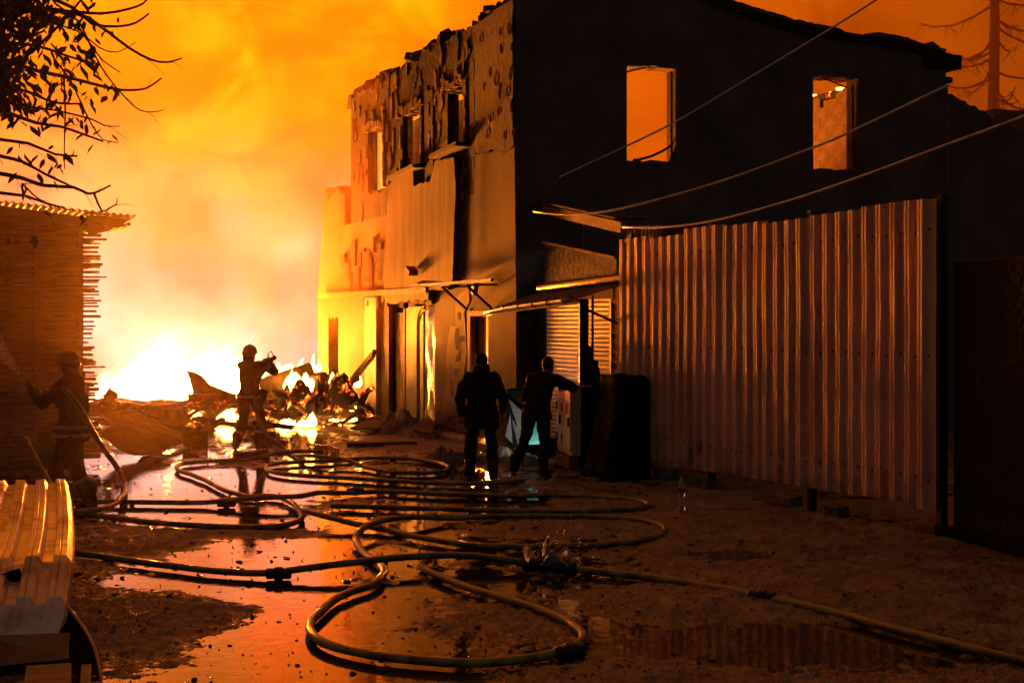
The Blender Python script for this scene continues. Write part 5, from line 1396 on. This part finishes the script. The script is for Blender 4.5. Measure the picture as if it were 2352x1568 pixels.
# ================================================================== CABLES
def cable(px_pts, depths, label, r=.016):
    pts = catmull([at(px, py, d) for (px, py), d in zip(px_pts, depths)], .3)
    b = MB(); b.tube(pts, r, 6); return tag(b.build('overhead_cable', M['cable'], None, smooth=True), label, 'cable')
cable(((1285, 407), (1440, 335), (1555, 278), (1720, 180), (1915, 62), (2060, -30)), (24.6, 24.2, 23.9, 23.4, 22.8, 22.4), 'steep cable crossing the left gable window up to the roof edge')
cable(((1225, 486), (1300, 493), (1400, 484), (1550, 448), (1700, 402), (1866, 340), (1960, 300), (2180, 195)), (23.4, 22.6, 21.6, 20.4, 19.4, 18.6, 18.2, 17.4), 'sagging cable passing below the left gable window to the eaves')
cable(((1430, 522), (1520, 522), (1640, 507), (1800, 465), (1960, 412), (2150, 342), (2340, 272), (2460, 225)), (21.3, 20.4, 19.3, 18.0, 17.0, 16.0, 15.2, 14.8), 'lowest sagging cable running above the metal fence to the right')

# ================================================================== FOREGROUND METAL AT LEFT
sh = thing('bent_metal_sheet', gnd(40, 1500), 'bent ribbed metal sheet shining in the left foreground', 'metal sheet')
SHC = [(at(156, 1112, 14.8), 0), (at(163, 1150, 13.4), .2), (at(168, 1215, 11.6), .42), (at(166, 1285, 10.2), .62), (at(152, 1385, 9.75), .8), (at(124, 1490, 9.5), 1)]
def sheet_pt(u, v):
    # u across the ribs (left to right), v from the far end to the near end, which droops to the ground
    for (a, ta), (b_, tb) in zip(SHC[:-1], SHC[1:]):
        if v <= tb + 1e-6:
            p = a.lerp(b_, (v - ta) / (tb - ta)); break
    return p + V(-1.75, .2, .03) * (1 - u)
prof = []
nr = 9
for k in range(nr):
    o = k / nr
    prof += [(o, 0), (o + .35 / nr, 0), (o + .45 / nr, .05), (o + .60 / nr, .05), (o + .64 / nr, .04), (o + .68 / nr, .05), (o + .85 / nr, .05), (o + .97 / nr, 0)]
prof += [(1, 0), (1.002, -.06)]
rows = 30; vs = []
for i in range(rows + 1):
    v = i / rows
    for u, h in prof:
        p = sheet_pt(min(u, 1), v)
        vs.append(p + V(-.15, .25, .95).normalized() * h + V(0, 0, .02) * mnoise.noise(V(u * 6, v * 5, 1)))
m = len(prof); b = MB(); b.add(vs, [(i * m + j, i * m + j + 1, (i + 1) * m + j + 1, (i + 1) * m + j) for i in range(rows) for j in range(m - 1)])
o = b.build('ribbed_sheet', M['bright_galv'], sh, fix=False); sd = o.modifiers.new('t', 'SOLIDIFY'); sd.thickness = .004
b = MB(); b.beam(at(-60, 1350, 9.9), at(46, 1318, 9.9), .05, .08); b.build('lying_bar', M['black'], sh)
b = MB(); b.add([at(-40, 1462, 9.3), at(160, 1455, 9.3), at(158, 1515, 9.0), at(-40, 1535, 9.0)], [(0, 1, 2, 3)]); o = b.build('grey_plate', M['dark_plate'], None)
tag(o, 'small grey metal plate lying below the bent ribbed sheet', 'plate'); sd = o.modifiers.new('t', 'SOLIDIFY'); sd.thickness = .01
b = MB(); b.prism([at(150, 1385, 9.9), at(175, 1420, 9.7), at(215, 1480, 9.4), at(240, 1560, 9.05), at(250, 1640, 8.8), at(-60, 1640, 8.8), at(-60, 1480, 9.4), at(100, 1480, 9.5)], V(.03, .12, -.05))
tag(b.build('black_box_side', M['black']), 'black sloping box edge in the bottom left corner', 'box')
b = MB(); b.tube(catmull([at(150, 1385, 9.85), at(188, 1435, 9.6), at(218, 1490, 9.3), at(240, 1590, 8.9)], .05), .012, 6)
tag(b.build('edge_strip', M['galv'], None, smooth=True), 'thin bright edge strip along the black box in the lower left', 'strip')
for (px, w, lb) in ((112, 100, 'orange lit plank end at the bottom edge in the left corner'), (198, 22, 'short upright orange lit post end at the bottom edge')):
    b = MB(); c0_ = at(px, 1533, 8.78); c1_ = at(px - 4, 1640, 8.2); c1_.z = c0_.z - .02
    b.beam(c0_, c1_, w / FPX * 8.7, .05); tag(b.build('plank_end', M['wood'], None, bevel=.006), lb, 'plank')

# ================================================================== TREES
tr = thing('overhanging_tree', at(-330, HY, 14.5) * 1.0 - V(0, 0, EYE), 'leafy tree branches hanging into the upper left corner', 'tree')
TB = tr.location.copy(); TB.z = 0; tr.location = TB
b = MB(); trunk_top = at(-260, -250, 14.5)
b.tube(catmull([TB, TB.lerp(trunk_top, .4) + V(.1, 0, 0), TB.lerp(trunk_top, .75), trunk_top], .3), [.22 - .006 * i for i in range(len(catmull([TB, TB.lerp(trunk_top, .4) + V(.1, 0, 0), TB.lerp(trunk_top, .75), trunk_top], .3)))], 10)
trunk = b.build('trunk', M['bark'], tr, smooth=True)
Z = .4218
BR = [[(-260, 60), (0, 30), (400, 70), (540, 140), (700, 260), (820, 325), (910, 340), (988, 318)],
      [(-260, 300), (0, 330), (200, 385), (400, 430), (600, 480), (700, 492), (800, 480), (880, 425)],
      [(300, 20), (430, 120), (500, 270), (580, 410), (680, 530), (760, 600), (840, 610), (890, 598)],
      [(300, 330), (380, 430), (440, 560), (500, 680), (560, 760), (640, 777)],
      [(-260, 900), (0, 945), (120, 970), (240, 1010), (400, 1020), (480, 1055), (540, 1040), (600, 1010)],
      [(-260, -60), (100, -60), (390, 40), (500, 130), (640, 145), (740, 125), (810, 75)],
      [(-260, 40), (60, 60), (330, 60), (550, 75), (700, 50), (780, 20), (810, -20)],
      [(200, 100), (420, 170), (540, 260), (640, 285), (740, 230)],
      [(100, 560), (300, 600), (500, 650), (570, 685), (655, 688)],
      [(-260, 520), (0, 600), (200, 670), (330, 690), (450, 730), (560, 770)],
      [(-260, 780), (0, 850), (120, 880), (250, 950), (400, 1020)],
      [(-260, 400), (0, 465), (150, 500), (300, 560), (440, 565)],
      [(-260, 180), (0, 140), (160, 40), (260, -60)], [(-260, 420), (0, 380), (150, 300), (330, 130), (440, 0), (480, -80)],
      [(-260, 980), (0, 1050), (130, 1065), (260, 1110), (350, 1130)], [(350, 380), (355, 600), (350, 800), (352, 920)], [(120, 1000), (180, 1060), (260, 1110), (330, 1125)],
      [(-200, 200), (0, 230), (200, 250), (350, 300), (510, 350)], [(430, 150), (500, 250), (560, 330), (655, 395)], [(-200, 700), (0, 760), (150, 780), (300, 840), (420, 850)], [(555, 1150), (600, 1130), (635, 1110), (636, 1080)]]
r_ = random.Random(13)
tips = []; BIGPTS = []
BR.sort(key=lambda q: q[0][0] > -150)
trunk_line = [TB, TB.lerp(trunk_top, .4) + V(.1, 0, 0), TB.lerp(trunk_top, .75), trunk_top]
for k, br in enumerate(BR):
    d = 14.2 + .35 * math.sin(k * 1.9)
    big = br[0][0] < -150
    ctl = [at(x * Z, y * Z, d + .15 * math.sin(i + k)) for i, (x, y) in enumerate(br)]
    if big:
        zt = ctl[0].z - .45; tl_ = catmull(trunk_line, .05); ctl = [min(tl_, key=lambda q: abs(q.z - zt))] + ctl
    else:
        ctl = [min(BIGPTS, key=lambda q: (q - ctl[0]).length).copy()] + ctl
    pts = catmull(ctl, .12)
    if big: BIGPTS += pts
    n = len(pts); r0 = .034 if big else .011
    b = MB(); b.tube(pts, [r0 * (1 - .82 * i / n) + .0022 for i in range(n)], 6); bo_ = b.build('branch', M['bark'], tr, smooth=True)
    # side twigs
    tw = MB()
    for i in range(2, n - 2, 3):
        if r_.random() < .75:
            p = pts[i]; dd = (pts[i + 1] - pts[i - 1]).normalized(); q = (dd + V(r_.uniform(-.7, .7), r_.uniform(-.7, .7), r_.uniform(-.9, .5))).normalized() * r_.uniform(.08, .34)
            e = p + q + V(0, 0, -.02); tw.tube([p, p + q * .5 + V(0, 0, .012), e], [.004, .003, .002], 5)
            tips.append((p + q * .5, dd)); tips.append((e, dd))
    if tw.v: tw.build('twigs', M['bark'], bo_, fix=False)['kind'] = 'stuff'
    for i in range(0, n, 2): tips.append((pts[i], (pts[min(i + 1, n - 1)] - pts[max(i - 1, 0)]).normalized()))
# leaves: narrow, drooping, in clumps; thick towards the corner
lms = []
for k in range(5):
    b = MB(); L = .085 + .012 * k; wd = .018 + .004 * (k % 3); c = .02 + .01 * k
    b.add([V(0, 0, 0), V(wd, .01, -L * .3), V(wd * .9, c, -L * .6), V(.0, c * 1.3, -L), V(-wd * .9, c, -L * .62), V(-wd, .008, -L * .28), V(0, .012, -L * .45)], [(0, 1, 6), (1, 2, 6), (2, 3, 6), (3, 4, 6), (4, 5, 6), (5, 0, 6)])
    o_ = b.build('leaf', M['leaf'], fix=False); lms.append(o_.data); bpy.data.objects.remove(o_)
def proj(p):
    v = p - V(0, 0, EYE); dep = v.x * SN + v.y * CS; return HX + (v.x * CS - v.y * SN) / dep * FPX, HY - v.z / dep * FPX
leaf_spots = []
for p, dd in tips:
    x, y = proj(p)
    if x < -60: continue
    dens = max(0, 1.25 - x / 235) * (1.25 if y < 240 else .8 if y < 380 else .25)
    if 215 < x < 275 and 195 < y < 265: dens = 1.6
    if x > 300 or y > 425: dens = 0
    for _ in range(int(dens * 2.6 + r_.random())):
        leaf_spots.append(p + V(r_.gauss(0, .06), r_.gauss(0, .10), r_.gauss(-.02, .05)))
for (x, y) in ((20, 545), (35, 540), (48, 548), (84, 540), (83, 548), (100, 480), (185, 492), (198, 500)):
    leaf_spots.append(at(x, y, 14.0))
for _ in range(420):
    x = abs(r_.gauss(0, 55)); y = r_.uniform(-20, 250); leaf_spots.append(at(x - 20, y, 14.2 + r_.uniform(-.4, .4)))
r_.shuffle(leaf_spots)
ind = [p for p in leaf_spots if proj(p)[0] > -15][:300]; rest = [p for p in leaf_spots if not any(p is q for q in ind)]
for i, p in enumerate(ind):
    s_ = r_.uniform(.7, 1.5); share('leaf', lms[i % 5], p, (r_.uniform(-.5, .5), r_.uniform(-.9, .9), r_.uniform(0, 6.3)), tr, (s_, s_, s_))
b = MB()
for i, p in enumerate(rest):
    me = lms[i % 5]; s_ = r_.uniform(.7, 1.4); Rm = Matrix.Rotation(r_.uniform(0, 6.3), 3, 'Z') @ Matrix.Rotation(r_.uniform(-.9, .9), 3, 'Y')
    b.add([p + Rm @ (v.co * s_) for v in me.vertices], [tuple(f.vertices) for f in me.polygons])
o = b.build('foliage', M['leaf'], tr, fix=False); o['kind'] = 'stuff'

# bare conifer behind the building
ct_ = at(2282, HY, 58.0); ct_.z = 0
co_ = thing('bare_conifer', ct_, 'bare larch-like conifer looming in orange smoke at the upper right', 'tree')
b = MB(); top = V(ct_.x + .1, ct_.y, 24); b.tube([ct_, ct_.lerp(top, .3) + V(-.1, 0, 0), ct_.lerp(top, .6), top], [.34, .27, .2, .05], 10); b.build('trunk', M['bark'], co_, smooth=True)
cr = MB(); r_ = random.Random(19)
for k in range(46):
    z = 9.3 + k * .27; L = max(.8, 4.2 - (z - 9) * .17) * r_.uniform(.6, 1.05); a = r_.uniform(0, 6.3); dr = V(math.cos(a), math.sin(a), 0)
    p = V(ct_.x, ct_.y, z); pts = [p + dr * L * t + V(0, 0, -.9 * L * .28 * math.sin(t * 2.2) + .35 * t * t) for t in (0, .25, .5, .75, 1)]
    cr.tube(pts, [.06, .05, .04, .028, .012], 5)
    for i in range(9):
        t = r_.uniform(.25, 1); q = p + dr * L * t + V(0, 0, -.9 * L * .28 * math.sin(t * 2.2) + .35 * t * t); e = q + V(r_.uniform(-.7, .7), r_.uniform(-.7, .7), r_.uniform(-.7, .1)); cr.tube([q, q.lerp(e, .5) + V(0, 0, .05), e], [.018, .014, .008], 4)
cr.build('crown', M['bark'], co_, fix=False)

# ================================================================== LOOSE STONES
_bm = bmesh.new(); bmesh.ops.create_icosphere(_bm, subdivisions=1, radius=1); IV = [v.co.copy() for v in _bm.verts]; IF = [tuple(v.index for v in f.verts) for f in _bm.faces]; _bm.free()
IF = [tuple(f) for f in IF]
b = MB(); r_ = random.Random(101)
def ground_z(g):
    d_ = g.x * SN + g.y * CS; lat = g.x * CS - g.y * SN; s0 = lat / (min(max(d_, 6), 200) * .37 + .4)
    i_ = int(np.clip(np.searchsorted(GZ[0][:, 0], d_), 0, GZ[2].shape[0] - 1)); j_ = int(np.clip(np.searchsorted(GZ[1][0], s0), 0, GZ[2].shape[1] - 1))
    return float(GZ[2][i_, j_])
for k in range(9000):
    py = 1010 + 560 * r_.random() ** 1.15; px = r_.uniform(180, 2352)
    g = gnd(px, py); gz = ground_z(g)
    if gz < -.002:
        if r_.random() < .8: continue
        gz = 0.0
    s_ = .004 + .012 * r_.random() ** 3
    if r_.random() < .03: s_ *= 2.2
    c = V(g.x, g.y, gz + s_ * .2); R_ = Matrix.Rotation(r_.uniform(0, 6), 3, 'Z') @ Matrix.Rotation(r_.uniform(-.5, .5), 3, 'X'); sx_, sy_, sz_ = s_ * r_.uniform(.7, 1.9), s_ * r_.uniform(.6, 1.2), s_ * r_.uniform(.4, .9)
    b.add([c + R_ @ V(p.x * sx_ * r_.uniform(.7, 1.2), p.y * sy_ * r_.uniform(.7, 1.2), p.z * sz_) for p in IV], IF)
o = b.build('gravel', M['rubble'], None, fix=False)
b = MB()
for k in range(520):
    py = 1020 + 330 * r_.random() ** 1.1; px = r_.uniform(180, 1500) if k % 4 else r_.uniform(180, 2300)
    g = gnd(px, py); L = .012 + .065 * r_.random() ** 3; gz = max(ground_z(g), 0)
    b.box(V(g.x, g.y, gz + .008), (L, L * r_.uniform(.15, .8), .004 + .012 * r_.random()), Matrix.Rotation(r_.uniform(0, 6.3), 3, 'Z') @ Matrix.Rotation(r_.uniform(-.4, .4), 3, 'Y'))
b.jitter(.010, 45); o2 = b.build('charred_scraps', M['char'], None, fix=False); tag(o2, 'charred scraps and ash flakes scattered over the wet lane', 'scraps', kind='stuff'); tag(o, 'loose stones and crumbs of rubble strewn over the wet lane', 'gravel', kind='stuff')

# ================================================================== SMOKE
def smoke_box(name, lo, hi, label, col, aniso, dens, builder, glow=None):
    b = MB(); b.span(lo, hi); o = b.build(name, None)
    tag(o, label, 'smoke', kind='stuff')
    m = bpy.data.materials.new(name); m.use_nodes = True; n, l = m.node_tree.nodes, m.node_tree.links; n.clear()
    out = n.new('ShaderNodeOutputMaterial'); vp = n.new('ShaderNodeVolumePrincipled')
    vp.inputs['Color'].default_value = (*col, 1); vp.inputs['Anisotropy'].default_value = aniso
    tc = n.new('ShaderNodeTexCoord'); xyz = n.new('ShaderNodeSeparateXYZ'); l.new(tc.outputs['Object'], xyz.inputs[0])
    def ramp(ax, a, b_, c, d):
        q = n.new('ShaderNodeMapRange'); q.interpolation_type = 'SMOOTHSTEP'
        q.inputs[1].default_value = a; q.inputs[2].default_value = b_; q.inputs[3].default_value = c; q.inputs[4].default_value = d
        l.new(xyz.outputs[ax], q.inputs[0]); return q.outputs[0]
    def op(kind, a, b_):
        q = n.new('ShaderNodeMath'); q.operation = kind
        for i, v in enumerate((a, b_)):
            if isinstance(v, (int, float)): q.inputs[i].default_value = v
            else: l.new(v, q.inputs[i])
        return q.outputs[0]
    def cloud(scale, a, b_, c, d, detail=3.0):
        nz = n.new('ShaderNodeTexNoise'); nz.inputs['Scale'].default_value = scale; nz.inputs['Detail'].default_value = detail; nz.inputs['Distortion'].default_value = .3
        l.new(tc.outputs['Object'], nz.inputs['Vector'])
        mr = n.new('ShaderNodeMapRange'); mr.inputs[1].default_value = a; mr.inputs[2].default_value = b_; mr.inputs[3].default_value = c; mr.inputs[4].default_value = d
        l.new(nz.outputs['Fac'], mr.inputs[0]); return mr.outputs[0]
    d = op('MULTIPLY', builder(ramp, op, cloud), dens)
    if glow is not None:
        vp.inputs['Emission Color'].default_value = (.90, .64, .56, 1)
        l.new(op('MULTIPLY', glow(ramp, op, cloud), SMOKE_GLOW), vp.inputs['Emission Strength'])
    l.new(d, vp.inputs['Density']); l.new(vp.outputs[0], out.inputs['Volume']); o.data.materials.append(m)
    return o
def plume(ramp, op, cloud):
    f = op('MULTIPLY', ramp('X', -14, -6, 0, 1), ramp('X', 17, 25.0, 1, 0))
    f = op('MULTIPLY', f, op('MULTIPLY', ramp('Y', 35.5, 44, .02, 1), ramp('Z', 3, 16, 1, .06)))
    f = op('MULTIPLY', f, op('MULTIPLY', ramp('Y', 54, 65, 1, 0), ramp('Z', 14, 21.5, 1, 0)))
    f = op('MULTIPLY', f, cloud(.22, .40, .60, .12, 1.0, 3.0))
    low = op('MULTIPLY', op('MULTIPLY', ramp('Y', 44, 48, 0, 3.0), ramp('Y', 56, 65, 1, 0)), op('MULTIPLY', ramp('Z', 1.8, 5.5, 1, 0), ramp('X', -14, -9, 0, 1)))
    return op('ADD', f, op('MULTIPLY', low, ramp('X', 19, 25, 1, 0)))
def emissive_glow(ramp, op, cloud):  # glow painted into the smoke, in place of fire lighting it
    f = op('MULTIPLY', op('MULTIPLY', ramp('X', -2, 2.5, 0, 1), ramp('X', 10.5, 15, 1, 0)), op('MULTIPLY', ramp('Y', 36, 39, 0, 1), ramp('Y', 43, 48, 1, 0)))
    return op('MULTIPLY', op('MULTIPLY', f, op('ADD', ramp('Z', 1.0, 9.0, 1, 0), ramp('Z', 1.0, 3.6, .8, 0))), cloud(.36, .40, .58, .10, 1.0, 5.0))
smoke_box('smoke', (-14, 35.5, .25), (25.1, 66, 22), 'bright smoke billowing up from the fire', (.09, .048, .02), .15, SMOKE_DENSITY, plume, emissive_glow)
def veil(ramp, op, cloud):  # haze added to imitate veiling glare over the left side
    f = op('MULTIPLY', op('MULTIPLY', ramp('Y', 11, 18, 0, 1), ramp('Y', 23, 27, 1, 0)), ramp('Z', 3, 10, 1, 0))
    return op('MULTIPLY', f, op('MULTIPLY', ramp('X', -9, -5, 0, 1), ramp('X', 2.0, 5.0, 1, .0)))
smoke_box('glare_veil', (-9, 11, .25), (5.0, 27, 10), 'thin added smoke lifting the dark timber stack like veiling glare', (.95, .70, .42), .45, VEIL_DENSITY, veil)
def curl(ramp, op, cloud):
    f = op('MULTIPLY', op('MULTIPLY', ramp('Y', 28.5, 33, 0, 1), ramp('X', 6, 8.5, 0, 1)), op('MULTIPLY', ramp('Z', 1.5, 3.5, .1, 1), ramp('Z', 6.5, 9.8, 1, 0)))
    return op('MULTIPLY', f, cloud(.6, .42, .58, 0, 1, 3.0))
smoke_box('smoke_curl', (6, 28.5, .6), (9.3, 35.49, 9.8), 'brown smoke curling along the far end of the facade', (.34, .16, .055), .2, .38, curl)
def bank(ramp, op, cloud):
    f = op('MULTIPLY', ramp('X', 14, 22, 0, 1), ramp('X', 60, 70, 1, 0))
    return op('MULTIPLY', op('MULTIPLY', f, op('MULTIPLY', ramp('Y', 38, 44, 0, 1), ramp('Y', 50, 56, 1, 0))), ramp('Z', 16, 26, 1, 0))
smoke_box('smoke_bank', (14, 38, .25), (70, 56, 26), 'brown smoke bank drifting behind the building before the conifer', (.97, .56, .18), .55, .12, bank)
